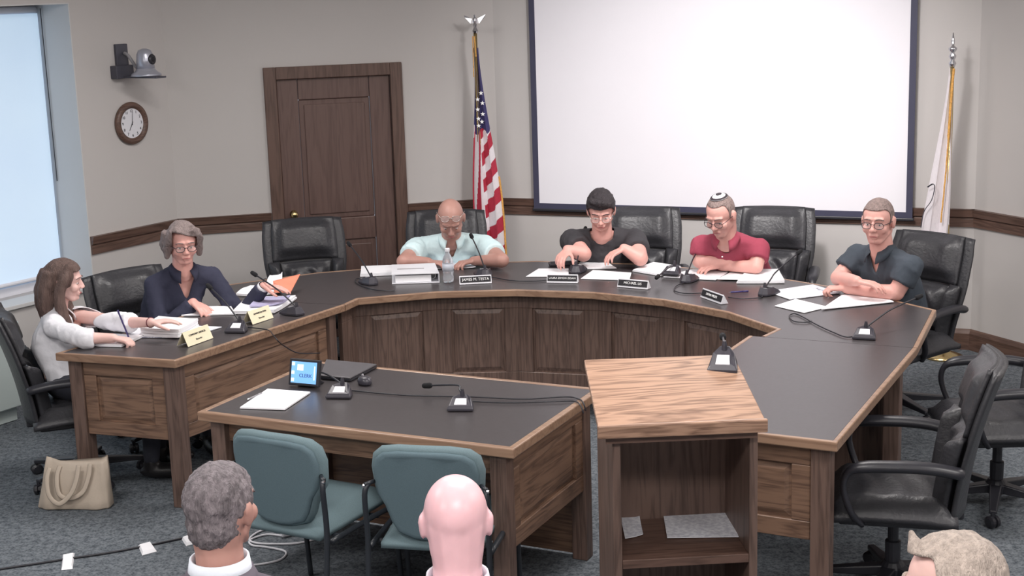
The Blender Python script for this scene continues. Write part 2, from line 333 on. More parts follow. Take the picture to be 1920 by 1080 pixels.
# window wall: clear piece, window recess, and an unseen second recess added for light
sW = .788; Wt = 2.44; Wb = .60; REC = .38
segs = [(0, sW), (sW+1.75, sW+2.25), (sW+4.0, 11)]
mb = MB()
for a, b in segs: wallbox(mb, PBC+dB*a, PBC+dB*b, 0, CEIL, t=REC+.06)
REC2 = 0
wins = [(sW, sW+1.75), (sW+2.25, sW+4.0)]  # second window is out of view, added so its glowing blind lights the room
for a, b in wins:
    wallbox(mb, PBC+dB*a, PBC+dB*b, 0, Wb, t=REC+.06); wallbox(mb, PBC+dB*a, PBC+dB*b, Wt, CEIL, t=REC+.06)
struct(mb.build('wall_left', WALL))
nB = outward(PBC, PB0)
for i, (a, b) in enumerate(wins):
    w = bpy.data.objects.new('window_%d' % (i+1), None); C.objects.link(w); w['kind'] = 'structure'; MW[w.name] = Matrix()
    fr = MB(); A = PBC+dB*a+nB*.31; Bq = PBC+dB*b+nB*.31
    def fb(p, q, z0, z1, t, mbx=None):
        (mbx or fr).prism([(p.x, p.y), (q.x, q.y), (q.x+nB.x*t, q.y+nB.y*t), (p.x+nB.x*t, p.y+nB.y*t)], z0, z1)
    fb(A, A+dB*.05, Wb, Wt, .05); fb(Bq-dB*.05, Bq, Wb, Wt, .05); fb(A, Bq, Wt-.06, Wt, .05); fb(A, Bq, Wb, Wb+.06, .05); fb(A, Bq, 1.44, 1.5, .05)
    fr.build('window_frame', WPL, w, bevel=.004)
    g = MB(); fb(A+dB*.05+nB*.02, Bq-dB*.05+nB*.02, Wb+.06, Wt-.06, .006, g); g.build('glass_pane', GLS, w)
    ln = MB(); e = .008
    a0 = PBC+dB*a; b0 = PBC+dB*b
    def lin(p, q, z0, z1, th): ln.prism([(p.x, p.y), (q.x, q.y), (q.x+nB.x*th, q.y+nB.y*th), (p.x+nB.x*th, p.y+nB.y*th)], z0, z1)
    lin(a0-nB*.004, a0-nB*.004+dB*e, Wb, Wt, REC); lin(b0-nB*.004-dB*e, b0-nB*.004, Wb, Wt, REC); lin(a0-nB*.004, b0-nB*.004, Wt-e, Wt, REC)
    ln.build('window_reveal', JAMB, w)
    sl = MB(); lin2 = MB()
    p = a0-nB*.03; q = b0-nB*.03
    sl.prism([(p.x, p.y), (q.x, q.y), (q.x+nB.x*.2, q.y+nB.y*.2), (p.x+nB.x*.2, p.y+nB.y*.2)], Wb-.005, Wb+.02); sl.build('window_sill', JAMB, w, bevel=.004)
    pb = a0+nB*.265; qb = b0+nB*.265
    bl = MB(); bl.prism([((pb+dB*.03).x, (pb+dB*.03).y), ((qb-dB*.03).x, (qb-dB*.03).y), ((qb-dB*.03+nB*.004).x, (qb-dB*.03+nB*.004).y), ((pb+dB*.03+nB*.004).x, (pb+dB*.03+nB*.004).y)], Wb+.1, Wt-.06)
    rb = thing('roller_blind', ['pale blue roller blind drawn over the window beside the clock', 'glowing pale blue blind over an unseen window added for light'][i], 'blind', tuple(pb)); 
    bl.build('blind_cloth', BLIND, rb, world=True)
    hb = MB(); hb.tube([pb+dB*.03+V(0, 0, Wb+.09), qb-dB*.03+V(0, 0, Wb+.09)], .012); hb.build('hem_bar', WPL, rb, world=True)
    hb = MB(); hb.tube([pb+dB*.03+nB*.03+V(0, 0, Wt-.04), qb-dB*.03+nB*.03+V(0, 0, Wt-.04)], .028, 14); hb.build('roller', WPL, rb, world=True, smooth=True)
    cw = MB(); cw.tube([pb+dB*.02-nB*.02+V(0, 0, Wt-.03), pb+dB*.015-nB*.02+V(0, 0, 1.3)], .003, 6); cw.build('cord', PLA, rb, world=True)
# chair rail and baseboards
def rail(name, a, b, z0, z1, mats=OAKD, t=.025):
    n = outward(a, b); L = (b-a).length; ang = math.atan2((b-a).y, (b-a).x)
    o = bpy.data.objects.new(name, None); C.objects.link(o); o.location = a; o.rotation_euler = (0, 0, ang); o['kind'] = 'structure'; MW[o.name] = Matrix.Translation(a) @ Matrix.Rotation(ang, 4, 'Z')
    sg = 1 if (Matrix.Rotation(ang, 3, 'Z') @ V(0, 1, 0)).dot(n) > 0 else -1
    m1 = MB(); h = z1-z0
    if h > .12 and z0 < .1: prof = [(0, z0), (t*.7, z0), (t*.7, z1-.03), (t*.3, z1-.01), (0, z1)]
    else: prof = [(0, z0), (t*.6, z0), (t*.6, z0+h*.42), (t*.35, z0+h*.5), (t, z0+h*.58), (t*1.3, z1-.015), (t*1.5, z1), (0, z1)]
    m1.add([V(x, -sg*(p+.001), z) for x in (0, L) for p, z in prof], [list(range(len(prof))), [len(prof)+k for k in range(len(prof))]]+[(k, (k+1) % len(prof), len(prof)+(k+1) % len(prof), len(prof)+k) for k in range(len(prof))])
    c = m1.build('rail_moulding' if z0 > .1 else 'baseboard_moulding', mats, o); return o
RZ0, RZ1 = .825, .943
rail('trim_1', PBC, PBC+dB*sW, RZ0, RZ1); rail('trim_2', PBC, onC(D0-.09), RZ0, RZ1); rail('trim_3', onC(D1+.085), PCD, RZ0, RZ1)
rail('trim_4', PCD, PDE, RZ0, RZ1); rail('trim_5', PDE, PE0, RZ0, RZ1)
rail('baseboard_left', PBC, PBC+dB*11, 0, .14); rail('baseboard_back_left', PBC, onC(D0-.09), 0, .14); rail('baseboard_door_side', onC(D1+.085), PCD, 0, .14)
rail('baseboard_back', PCD, PDE, 0, .14); rail('baseboard_right', PDE, PE0, 0, .14)
# door
angC = math.atan2(dC.y, dC.x)
dr = bpy.data.objects.new('door_1', None); C.objects.link(dr); o0 = onC((D0+D1)/2); dr.location = o0; dr.rotation_euler = (0, 0, angC); dr['kind'] = 'structure'; MW[dr.name] = Matrix.Translation(o0) @ Matrix.Rotation(angC, 4, 'Z')
dw = D1-D0
mb = MB(); yy = .035; T = DOOR_T
mb.box((-dw/2+.075, yy, T/2), (.15-.004, .04, T)); mb.box((dw/2-.075, yy, T/2), (.15-.004, .04, T)); mb.box((0, yy, T-.075), (dw-.3, .04, .15)); mb.box((0, yy, .1), (dw-.3, .04, .2)); mb.box((0, yy, .79), (dw-.3, .04, .16))
mb.build('door_leaf', DOORM, dr, bevel=.006)
for z0, z1 in ((.2, .71), (.87, T-.15)):
    mb = MB(); cx = dw/2-.15; a = [V(-cx, yy-.005, z0), V(cx, yy-.005, z0), V(cx, yy-.005, z1), V(-cx, yy-.005, z1)]; g = .035
    mb.hexa([V(p.x, yy+.01, p.z) for p in a], a); mb.box((0, yy-.008, (z0+z1)/2), (2*cx-2*g, .014, z1-z0-2*g)); mb.build('door_panel', DOORM, dr, bevel=.006)
mb = MB(); cw = .085
mb.box((-dw/2-cw/2, -.012, (T+cw)/2), (cw, .03, T+cw)); mb.box((dw/2+cw/2, -.012, (T+cw)/2), (cw, .03, T+cw)); mb.box((0, -.012, T+cw/2), (dw, .03, cw))
mb.box((-dw/2-.005, .06, T/2), (.01, .12, T)); mb.box((dw/2+.005, .06, T/2), (.01, .12, T)); mb.box((0, .06, T+.005), (dw+.02, .12, .01)); mb.build('door_casing', OAKT, dr, bevel=.004)
mb = MB(); mb.ell((-dw/2+.07, -.035, .92), (.027, .02, .027)); mb.lathe([(.028, 0), (.028, .006), (.01, .008), (.01, .035)], 14, (-dw/2+.07, .016, .92), Matrix.Rotation(R(90), 3, 'X')); mb.build('door_handle', BRASS, dr, smooth=True)
# ceiling fixtures
for i, (x, y) in enumerate(LAMPS):
    t = thing('ceiling_light', 'rectangular ceiling light '+['behind the audience near the windows', 'behind the audience in the middle', 'behind the audience by the plain wall', 'over the grey-suited man, window side', 'over the lectern', 'over the empty desk wing', 'over the papers wing', 'over the curved dais', 'near the white flag'][i], 'ceiling light', (x, y, CEIL), 0, 'ceiling lights in the meeting room')
    mb = MB(); mb.box((0, .29, -.02), (1.22, .03, .04)); mb.box((0, -.29, -.02), (1.22, .03, .04)); mb.box((.6, 0, -.02), (.03, .58, .04)); mb.box((-.6, 0, -.02), (.03, .58, .04)); mb.build('frame', WPL, t)
    mb = MB(); mb.box((0, 0, -.025), (1.18, .56, .006)); mb.build('diffuser', mat('lamp_diffuser', (250, 248, 240), .6, emis=(255, 244, 232), es=1.5) if i == 0 else bpy.data.materials['lamp_diffuser'], t)

# ------------------------------------------------------------------ curved dais (ring desk) and wings
ZT = .76; RC = V(-.248, 6.568, 0); RI, RO = 1.618, 2.5; AX = R(64.5); ST = R(16)
vin = [RC+V(math.cos(AX+k*ST), math.sin(AX+k*ST), 0)*RI for k in range(-3, 4)]
vout = [RC+V(math.cos(AX+k*ST), math.sin(AX+k*ST), 0)*RO for k in range(-3, 4)]
# ends of the ring follow the wings' seams
WA, WB, WC, WD = V(1.145, 6.908, 0), V(1.873, 6.57, 0), V(1.195, 5.208, 0), V(.436, 5.60, 0)
LA, LB, LC_ = at(647, 571, ZT), at(328, 676, ZT), at(103, 662, ZT)
LA.z = LB.z = LC_.z = 0
LD = LA+(LC_-LB).normalized()*(LC_-LB).length*1.0+V(0, 0, 0); LD = LC_+(LA-LB)
def poly(pts, z0, z1, mb): mb.prism([(p.x, p.y) for p in pts], z0, z1)
def edge_strip(mb, pts, w, z0, z1, skip=()):
    n = len(pts); key = lambda p: (round(p.x, 4), round(p.y, 4)); sk = {frozenset((key(pts[i]), key(pts[(i+1) % n]))) for i in skip}
    a = sum(pts[i].x*pts[(i+1) % n].y-pts[(i+1) % n].x*pts[i].y for i in range(n))
    P = pts if a > 0 else pts[::-1]; ins = []
    wd_ = [0 if frozenset((key(P[i]), key(P[(i+1) % n]))) in sk else w for i in range(n)]
    for i in range(n):
        e1 = (P[i]-P[i-1]).normalized(); e2 = (P[(i+1) % n]-P[i]).normalized(); n1 = V(-e1.y, e1.x, 0); n2 = V(-e2.y, e2.x, 0)
        w1, w2 = wd_[i-1], wd_[i]; dt = n1.x*n2.y-n1.y*n2.x
        if abs(dt) < .02: ins.append(P[i]+n1*w1); continue
        ins.append(P[i]+V((w1*n2.y-w2*n1.y)/dt, (n1.x*w2-n2.x*w1)/dt, 0))
    vs = [V(p.x, p.y, z) for p in P for z in (z0, z1)]+[V(p.x, p.y, z) for p in ins for z in (z0, z1)]; fs = []
    for i in range(n):
        j = (i+1) % n; o = 2*n
        if wd_[i] == 0: continue
        fs += [(2*i, 2*j, 2*j+1, 2*i+1), (o+2*j, o+2*i, o+2*i+1, o+2*j+1), (2*i+1, 2*j+1, o+2*j+1, o+2*i+1), (2*j, 2*i, o+2*i, o+2*j)]
    mb.add(vs, fs); return ins
def top_with_edge(root, pts, name='desktop', w=.022, th=.04, skip=()):
    mb = MB(); ins = edge_strip(mb, pts, w, ZT-th, ZT, skip); mb.build('edge_band', OAKE, root, world=True, bevel=.005, smooth=False)
    mb = MB(); poly([p for p in ins], ZT-th+.004, ZT-.002, mb); mb.build(name, LAM, root, world=True)
def panel(root, a, b, z0, z1, t=.03, m=OAK, mv=OAKV, fr=.09, name='panel', nrm=None, toe=None):
    """framed raised panel between plan points a and b; front face towards nrm"""
    L = (b-a).length; ang = math.atan2((b-a).y, (b-a).x); Mx = Matrix.Translation(V(a.x, a.y, 0)) @ Matrix.Rotation(ang, 4, 'Z')
    sg = 1 if (Matrix.Rotation(ang, 3, 'Z') @ V(0, 1, 0)).dot(nrm) > 0 else -1
    o = bpy.data.objects.new(name, bpy.data.meshes.new(name)); 
    f = MB(); y = 0
    f.box((L/2, 0, z1-fr/2), (L, t, fr)); f.box((L/2, 0, z0+fr/2), (L, t, fr)); f.box((fr/2, 0, (z0+z1)/2), (fr, t, z1-z0-2*fr)); f.box((L-fr/2, 0, (z0+z1)/2), (fr, t, z1-z0-2*fr))
    me = f.mesh(name); me.materials.append(m); o.data = me; C.objects.link(o); o.parent = root; mm = MW[root.name].inverted() @ Mx; o.matrix_local = mm; MW[o.name] = Mx
    q = o.modifiers.new('bevel', 'BEVEL'); q.width = .003; q.segments = 1; q.limit_method = 'ANGLE'
    p = MB(); w0, w1 = fr, L-fr; h0, h1 = z0+fr, z1-fr; g = .03; yb = -sg*t*.3; yf = sg*t*.25
    p.box((L/2, -sg*t*.2, (h0+h1)/2), (w1-w0, t*.4, h1-h0))
    A = [V(w0+.008, yb+sg*t*.3, h0+.008), V(w1-.008, yb+sg*t*.3, h0+.008), V(w1-.008, yb+sg*t*.3, h1-.008), V(w0+.008, yb+sg*t*.3, h1-.008)]
    Bq = [V(w0+g, yf, h0+g), V(w1-g, yf, h0+g), V(w1-g, yf, h1-g), V(w0+g, yf, h1-g)]
    p.hexa(A, Bq)
    me = p.mesh('raised_field'); me.materials.append(mv); o2 = bpy.data.objects.new('raised_field', me); C.objects.link(o2); o2.parent = o; MW[o2.name] = Mx
    bm = bmesh.new(); bm.from_mesh(me); bmesh.ops.recalc_face_normals(bm, faces=bm.faces); bm.to_mesh(me); bm.free(); return o
def post(root, p, ang, s=.075, z1=.72, z0=0, m=OAKV):
    mb = MB(); Mx = Matrix.Rotation(ang, 3, 'Z'); mb.box((p.x, p.y, (z0+z1)/2), (s, s, z1-z0), Mx); return mb.build('leg', m, root, world=True, bevel=.004)
FA = R(-25.7); U = V(math.cos(FA), math.sin(FA), 0); N = V(-math.sin(FA), math.cos(FA), 0)   # furniture axes
# right end of the ring
ringR = [vin[0], WA+U*.06+N*.004, WB+N*.004, RC+V(math.cos(R(17.5)), math.sin(R(17.5)), 0)*2.55]
ringL_in = LA+U*.0; 
lo_out = LD+N*.0
desk = thing('curved_dais', 'curved oak council desk with dark laminate top and panelled front', 'desk', (RC.x, RC.y, 0), 0)
outer = [ringR[3]]+vout[1:]+[RC+V(math.cos(R(128)), math.sin(R(128)), 0)*2.5, LD+N*.004]
inner = [LA+N*.004]+vin[::-1]
_pts = inner+ringR[1:3]+outer; top_with_edge(desk, _pts, skip=(len(inner), len(_pts)-1))
OVH = .10
def setb(v, d): return RC+(v-RC).normalized()*((v-RC).length+d)
pin = [setb(v, OVH) for v in vin]
pend = setb(LA, OVH)
seq = [pend]+pin[::-1]
for a, b in zip(seq[:-1], seq[1:]):
    nrm = RC-(a+b)/2; panel(desk, a, b, .17, ZT-.04, m=OAKV, mv=OAKV, fr=.085, name='front_panel', nrm=nrm)
for v in pin[1:-1]:
    mb = MB(); d = (RC-v).normalized(); F = Matrix.Rotation(math.atan2(d.y, d.x), 3, 'Z'); mb.box((v.x-d.x*.012, v.y-d.y*.012, (ZT-.04)/2), (.03, .06, ZT-.04), F); mb.build('stile', OAKV, desk, world=True)
for a, b in ((ringR[1]+N*.03+U*.1, ringR[2]+N*.03-U*.08), (LA-U*.12+N*.03, LD+U*.06+N*.03)):
    mb = MB(); mb.box(tuple(((a+b)/2).to_2d())+((ZT-.04)/2,), ((b-a).length, .03, ZT-.04), Matrix.Rotation(math.atan2((b-a).y, (b-a).x), 3, 'Z')); mb.build('end_support', OAKV, desk, world=True)
for k in (-1, 1):
    p = setb(vout[3+k], -.35)
    mb = MB(); q = setb(vin[3+k], .13); d = (p-q); mb.box(tuple(((p+q)/2).to_2d())+((ZT-.04)/2,), (d.length, .03, ZT-.04), Matrix.Rotation(math.atan2(d.y, d.x), 3, 'Z')); mb.build('support_rib', OAKV, desk, world=True)
def wing(name, label, a, b, c, d, inner_side, end_side):
    """a,b far corners, c,d near corners"""
    ctr = (a+b+c+d)/4; t = thing(name, label, 'desk', (ctr.x, ctr.y, 0), FA)
    top_with_edge(t, [a, b, c, d], skip=(0,))
    return t
rw = wing('desk_wing', 'oak desk wing with empty dark top beside the two empty chairs', WA, WB, WC, WD, None, None)
ins = lambda p, du, dn: p+U*du+N*dn
lg = .075
for p in (ins(WC, -.07, .07), ins(WD, .07, .07), ins(WB, -.09, -.09), ins(WA, .07, -.07)): post(rw, p, FA, lg)
panel(rw, ins(WD, .11, .06), ins(WC, -.11, .06), .34, .715, nrm=-N, name='end_panel', m=OAK, mv=OAK, fr=.075)
panel(rw, ins(WD, .06, .11), ins(WA, .06, -.11), .0, .715, nrm=-U, name='side_panel', m=OAK, mv=OAK, fr=.08)
lw = wing('desk_wing', 'oak desk wing with papers on top, beside the beige bag', LA, LD, LC_, LB, None, None)
eL = (LC_-LB).normalized(); sL = (LA-LB).normalized()
for p in (LB+eL*.07+sL*.07, LC_-eL*.07+sL*.07, LD-eL*.07-sL*.07, LA+eL*.07-sL*.07): post(lw, p, math.atan2(-eL.y, -eL.x), lg)
panel(lw, LC_-eL*.11+sL*.06, LB+eL*.11+sL*.06, .34, .715, nrm=-sL, name='end_panel', m=OAK, mv=OAK, fr=.07)
panel(lw, LB+eL*.06+sL*.11, LA+eL*.06-sL*.11, .34, .715, nrm=-eL, name='side_panel', m=OAK, mv=OAK, fr=.07)

# ------------------------------------------------------------------ witness table
TA, TB, TC, TD = V(-1.334, 5.882, 0), V(-.013, 5.249, 0), V(.385, 6.055, 0), V(-.976, 6.66, 0)
TCn = TB+N*.885; TDn = TA+N*.885
TA = V(-1.334, 5.882, 0); TB = TA+U*1.465; TC = TB+N*.89; TD = TA+N*.89
tb = thing('witness_table', 'oak table with dark top facing the dais, two teal chairs tucked in', 'table', tuple((TA+TB+TC+TD)/4), FA)
top_with_edge(tb, [TA, TB, TC, TD], w=.03)
for p in (ins(TA, .08, .06), ins(TB, -.08, .06), ins(TC, -.08, -.06), ins(TD, .08, -.06)): post(tb, p, FA, .07)
mb = MB(); a, b = ins(TA, .11, .07), ins(TB, -.11, .07); mb.box(tuple(((a+b)/2).to_2d())+(.675,), ((b-a).length, .022, .09), Matrix.Rotation(FA, 3, 'Z')); mb.build('apron', OAK, tb, world=True)
panel(tb, ins(TB, -.07, .09), ins(TC, -.07, -.09), .32, .715, nrm=U, name='side_panel', m=OAK, mv=OAK, fr=.075)
panel(tb, ins(TA, .07, .09), ins(TD, .07, -.09), .32, .715, nrm=-U, name='side_panel', m=OAK, mv=OAK, fr=.075)
mb = MB(); a, b = ins(TD, .11, -.05), ins(TC, -.11, -.05); mb.box(tuple(((a+b)/2).to_2d())+(.365,), ((b-a).length, .022, .70), Matrix.Rotation(FA, 3, 'Z')); mb.build('modesty_panel', OAK, tb, world=True)

# ------------------------------------------------------------------ lectern
lc = thing('lectern', 'oak lectern with sloped top and open shelf', 'lectern', (.53, 4.7, 0), R(3.5))
LW, LDp = .475, .40
for s in (-1, 1):
    mb = MB(); x0, x1 = s*(LW/2), s*(LW/2-.028)
    mb.add([V(x, y, z) for x in (x0, x1) for y, z in ((-LDp/2, 0), (LDp/2, 0), (LDp/2, 1.165), (-LDp/2, 1.045))], [(0, 1, 2, 3), (7, 6, 5, 4), (0, 4, 5, 1), (1, 5, 6, 2), (2, 6, 7, 3), (3, 7, 4, 0)]); mb.build('side_panel', OAKV, lc, bevel=.003)
mb = MB(); mb.box((0, LDp/2-.012, .58), (LW-.056, .022, 1.15)); mb.build('back_panel', OAKV, lc)
for z in (.60, .1): mb = MB(); mb.box((0, -.006, z), (LW-.057, LDp-.04, .022)); mb.box((0, -LDp/2+.012, z), (LW-.057, .022, .03)); mb.build('shelf', OAKD, lc, bevel=.002)
P4 = [at(1122, 803, 1.085), at(1437, 790, 1.085), at(1375, 664, 1.21), at(1095, 674, 1.21)]
mb = MB(); th = V(0, 0, .022); mb.hexa([p-th for p in P4], P4); mb.build('reading_top', OAKL, lc, world=True, bevel=.004)
f0, f1 = P4[0], P4[1]; fd = (f1-f0).normalized(); fb_ = V(-fd.y, fd.x, 0)
mb = MB(); a = [f0-fd*.003-fb_*.012-V(0, 0, .034), f1+fd*.003-fb_*.012-V(0, 0, .034), f1+fd*.003+fb_*.006-V(0, 0, .034), f0-fd*.003+fb_*.006-V(0, 0, .034)]; mb.slab(a, .044); mb.build('paper_lip', OAKL, lc, world=True, bevel=.004)
mb = MB(); a = [f0+fd*.025+fb_*.02-V(0, 0, .06), f1-fd*.025+fb_*.02-V(0, 0, .06), f1-fd*.025+fb_*.045-V(0, 0, .06), f0+fd*.025+fb_*.045-V(0, 0, .06)]; mb.slab(a, .035); mb.build('apron', OAKD, lc, world=True)
# ------------------------------------------------------------------ executive chairs
def nzz(a, b): return noise.noise(V(a, b, 0))
def grid_pad(mb, fn, nu, nv, th):
    """closed pad from a surface fn(u,v)->(point, normal); th(u,v) front thickness"""
    A = []; Bk = []
    for j in range(nv+1):
        for i in range(nu+1):
            p, n = fn(i/nu, j/nv); t = th(i/nu, j/nv); A.append(p+n*t); Bk.append(p-n*.012)
    w = nu+1; fs = []; o = len(A)
    for j in range(nv):
        for i in range(nu):
            a, b, c, d = j*w+i, j*w+i+1, (j+1)*w+i+1, (j+1)*w+i; fs += [(a, b, c, d), (o+d, o+c, o+b, o+a)]
    for i in range(nu): fs += [(i+1, i, o+i, o+i+1), (nv*w+i, nv*w+i+1, o+nv*w+i+1, o+nv*w+i)]
    for j in range(nv): fs += [(j*w, (j+1)*w, o+(j+1)*w, o+j*w), ((j+1)*w+nu, j*w+nu, o+j*w+nu, o+(j+1)*w+nu)]
    mb.add(A+Bk, fs)
def sm(x): x = max(0, min(1, x)); return x*x*(3-2*x)
def edge(u, k=.16): return sm(min(u, 1-u)/k)
def back_curve(v, h=.66):
    return V(0, -.235-.05*v-.09*v*v, .43+h*v)
def bk(u, v, w=.238):
    c = back_curve(v); ww = w*(.84+.20*sm(v*1.6)-.05*sm((v-.8)/.2)); x = (u-.5)*2
    p = V(x*ww, c.y+.055*x*x, c.z); d = back_curve(v+.01)-back_curve(v-.01)
    n = V(-x*.3, 1, -d.y/d.z if abs(d.z) > 1e-6 else 0).normalized(); return p, n
def exec_chair():
    t = thing('office_chair', 'x', 'chair')
    mb = MB()
    grid_pad(mb, lambda u, v: (V((u-.5)*.53, (v-.5)*.50+.01, .425+.012*edge(v, .3)), V(0, 0, 1)), 22, 22, lambda u, v: .015+.07*min(edge(u, .14), edge(v, .14))+.006*math.sin(v*26+3*math.sin(u*5))*edge(u, .3)*edge(v, .3))
    mb.build('seat', LEA, t, smooth=True)
    mb = MB(); mb.box((0, 0, .405), (.44, .42, .035)); mb.box((0, -.17, .40), (.12, .2, .05)); mb.build('seat_pan', PLA, t, bevel=.01)
    mb = MB()
    grid_pad(mb, lambda u, v: ((lambda q: (q[0]-q[1]*.03, q[1]))(bk(u, v, .252))), 20, 20, lambda u, v: .022*edge(u, .12))
    mb.build('back_shell', LEA, t, smooth=True)
    mb = MB(); grid_pad(mb, lambda u, v: bk(.07+.86*u, .56+.44*v), 24, 16, lambda u, v: .006+.055*edge(u, .2)*edge(v, .3)+.003*nzz(u*5, v*5)); mb.build('headrest_pad', LEA, t, smooth=True)
    mb = MB(); grid_pad(mb, lambda u, v: bk(.16+.68*u, .08+.46*v), 30, 22, lambda u, v: .006+.045*edge(u, .2)*edge(v, .2)+.011*edge(u, .4)*edge(v, .3)*math.sin(v*15+4.5*math.sin(u*6+1)+5*u)); mb.build('lumbar_pad', LEA, t, smooth=True)
    for s in (0, 1):
        mb = MB(); grid_pad(mb, lambda u, v: bk((.0 if s == 0 else .85)+.15*u, .04+.52*v), 6, 18, lambda u, v: .008+.055*min(edge(u, .4), edge(v, .15))); mb.build('side_bolster', LEA, t, smooth=True)
    for s in (-1, 1):
        P = spline([V(s*.25, .12, .41), V(s*.30, .16, .48), V(s*.31, .19, .60), V(s*.305, .15, .675), V(s*.30, 0, .69), V(s*.29, -.14, .685), V(s*.27, -.25, .66)], 5)
        mb = MB(); n = len(P); mb.tube(P, [.018+.016*sm((i/n-.4)/.15)*(1-sm((i/n-.93)/.07)) for i in range(n)], 10, flat=.75); mb.build('armrest', PLA, t, smooth=True)
    mb = MB(); mb.lathe([(.03, .10), (.032, .24), (.022, .245), (.022, .40)], 14); mb.build('gas_column', PLA, t, smooth=False)
    mb = MB(); mb.lathe([(.05, .075), (.055, .12), (.035, .15)], 16)
    for k in range(5):
        a = 2*PI*k/5+.3; d = V(math.cos(a), math.sin(a), 0); q = V(-d.y, d.x, 0)
        mb.hexa([V(0, 0, .08)+q*.03, V(0, 0, .08)-q*.03, d*.3-q*.018+V(0, 0, .07), d*.3+q*.018+V(0, 0, .07)], [V(0, 0, .135)+q*.03, V(0, 0, .135)-q*.03, d*.3-q*.016+V(0, 0, .092), d*.3+q*.016+V(0, 0, .092)])
    mb.build('star_base', PLA, t, bevel=.006)
    for k in range(5):
        a = 2*PI*k/5+.3; c = V(math.cos(a)*.295, math.sin(a)*.295, .032); mb = MB(); Mx = Matrix.Rotation(a+.8, 3, 'Z') @ Matrix.Rotation(R(90), 3, 'X')
        mb.lathe([(.02, -.026), (.031, -.02), (.031, -.006), (.02, -.004), (.02, .004), (.031, .006), (.031, .02), (.02, .026)], 14, c, Mx); mb.tube([c+V(0, 0, .02), c+V(0, 0, .05)], .01); mb.build('caster', PLA, t)
    return t
ch0 = exec_chair(); used = []
def place_exec(x, y, ang, label, sc=.915):
    o = place_exec0(x, y, ang, label)
    o.scale = (1, 1, sc)
    return o
def place_exec0(x, y, ang, label):
    rz = ang-PI/2
    if not used:
        used.append(1); ch0.location = (x, y, 0); ch0.rotation_euler = (0, 0, rz); ch0['label'] = label; ch0['group'] = 'black leather office chairs'; MW[ch0.name] = Matrix.Translation(V(x, y, 0)) @ Matrix.Rotation(rz, 4, 'Z'); return ch0
    return dup(ch0, (x, y, 0), rz, label, 'black leather office chairs')
def toC(x, y): d = RC-V(x, y, 0); return math.atan2(d.y, d.x)

# ------------------------------------------------------------------ teal guest chairs
def guest_chair():
    t = thing('guest_chair', 'x', 'chair')
    def outline(k=1.0, off=0):
        pts = []
        half = [(.0, .37), (.10, .368), (.17, .355), (.205, .325), (.218, .27), (.212, .20), (.205, .165), (.175, .12), (.15, .05), (.125, .01), (.06, -.012), (0, -.016)]
        return [(x*k, z*k+off) for x, z in half]
    def backpad(name, k, y0, th, m, off):
        h = outline(k, off); full = h+[(-x, z) for x, z in h[-2:0:-1]]
        mb = MB(); n = len(full); c = (0, .18*k+off)
        rs = []
        for dy, s in ((-th*.5, .90), (-th*.5, .96), (-th*.2, 1.0), (th*.2, 1.0), (th*.5, .95), (th*.62, .6), (th*.66, .3)):
            rs.append([V((x-c[0])*s+c[0], y0+dy-.9*((x*s)**2)*-1.0-.13*((z-c[1])*s+c[1]), .45+(z-c[1])*s+c[1]) for x, z in full])
        mb.rings(rs); return mb.build(name, m, t, smooth=True)
    backpad('backrest', 1.0, -.185, .05, GRN, 0)
    backpad('back_cover', .93, -.212, .02, mat('teal_back_cover', (92, 112, 120), .8, noise_s=300, noise_a=.08), .01)
    mb = MB(); grid_pad(mb, lambda u, v: (V((u-.5)*(.38+.05*v), (v-.5)*.46+.02, .425+.03*sm((v-.6)/.4)*0+.02*(v-.5)), V(0, 0, 1)), 18, 18, lambda u, v: .01+.05*min(edge(u, .14), edge(v, .14))); mb.build('seat', GRN, t, smooth=True)
    mb = MB(); mb.box((0, .02, .405), (.36, .38, .02)); mb.build('seat_pan', PLA, t, bevel=.006)
    for s in (-1, 1):
        mb = MB(); mb.tube(spline([V(s*.235, -.27, .006), V(s*.235, -.245, .25), V(s*.235, -.225, .45), V(s*.235, -.235, .62), V(s*.225, -.215, .66)], 5), .011, 10); mb.tube([V(s*.235, -.23, .66), V(s*.205, -.20, .665)], .008, 8); mb.build('rear_leg', TUBE, t, smooth=True)
        mb = MB(); mb.tube(spline([V(s*.235, .27, .006), V(s*.235, .25, .22), V(s*.235, .225, .37), V(s*.235, .17, .405), V(s*.235, -.2, .405)], 5), .011, 10); mb.build('front_leg', TUBE, t, smooth=True)
    mb = MB(); mb.tube([V(-.235, .12, .398), V(.235, .12, .398)], .009); mb.tube([V(-.235, -.12, .398), V(.235, -.12, .398)], .009); mb.build('cross_bar', TUBE, t)
    for sx in (-1, 1):
        mb = MB(); mb.ell((sx*.238, -.232, .655), .008, nu=8, nv=6); mb.build('bolt', CHR, t)
    return t
g0 = guest_chair(); GG = 'teal guest chairs'
def gplace(first, c, ang, label):
    rz = ang-PI/2; p = (c[0], c[1], 0)
    if first: g0.location = p; g0.rotation_euler = (0, 0, rz); g0['label'] = label; g0['group'] = GG; MW[g0.name] = Matrix.Translation(V(*p)) @ Matrix.Rotation(rz, 4, 'Z'); return g0
    return dup(g0, p, rz, label, GG)
a1 = R(90-29); a2 = R(90-13)
gplace(True, V(-.943, 5.356, 0)+V(math.cos(a1), math.sin(a1), 0)*.235, a1, 'teal padded guest chair behind the grey-haired man, nearer the touch panel')
gplace(False, V(-.345, 5.13, 0)+V(math.cos(a2), math.sin(a2), 0)*.235, a2, 'teal padded guest chair partly hidden by the bald head')

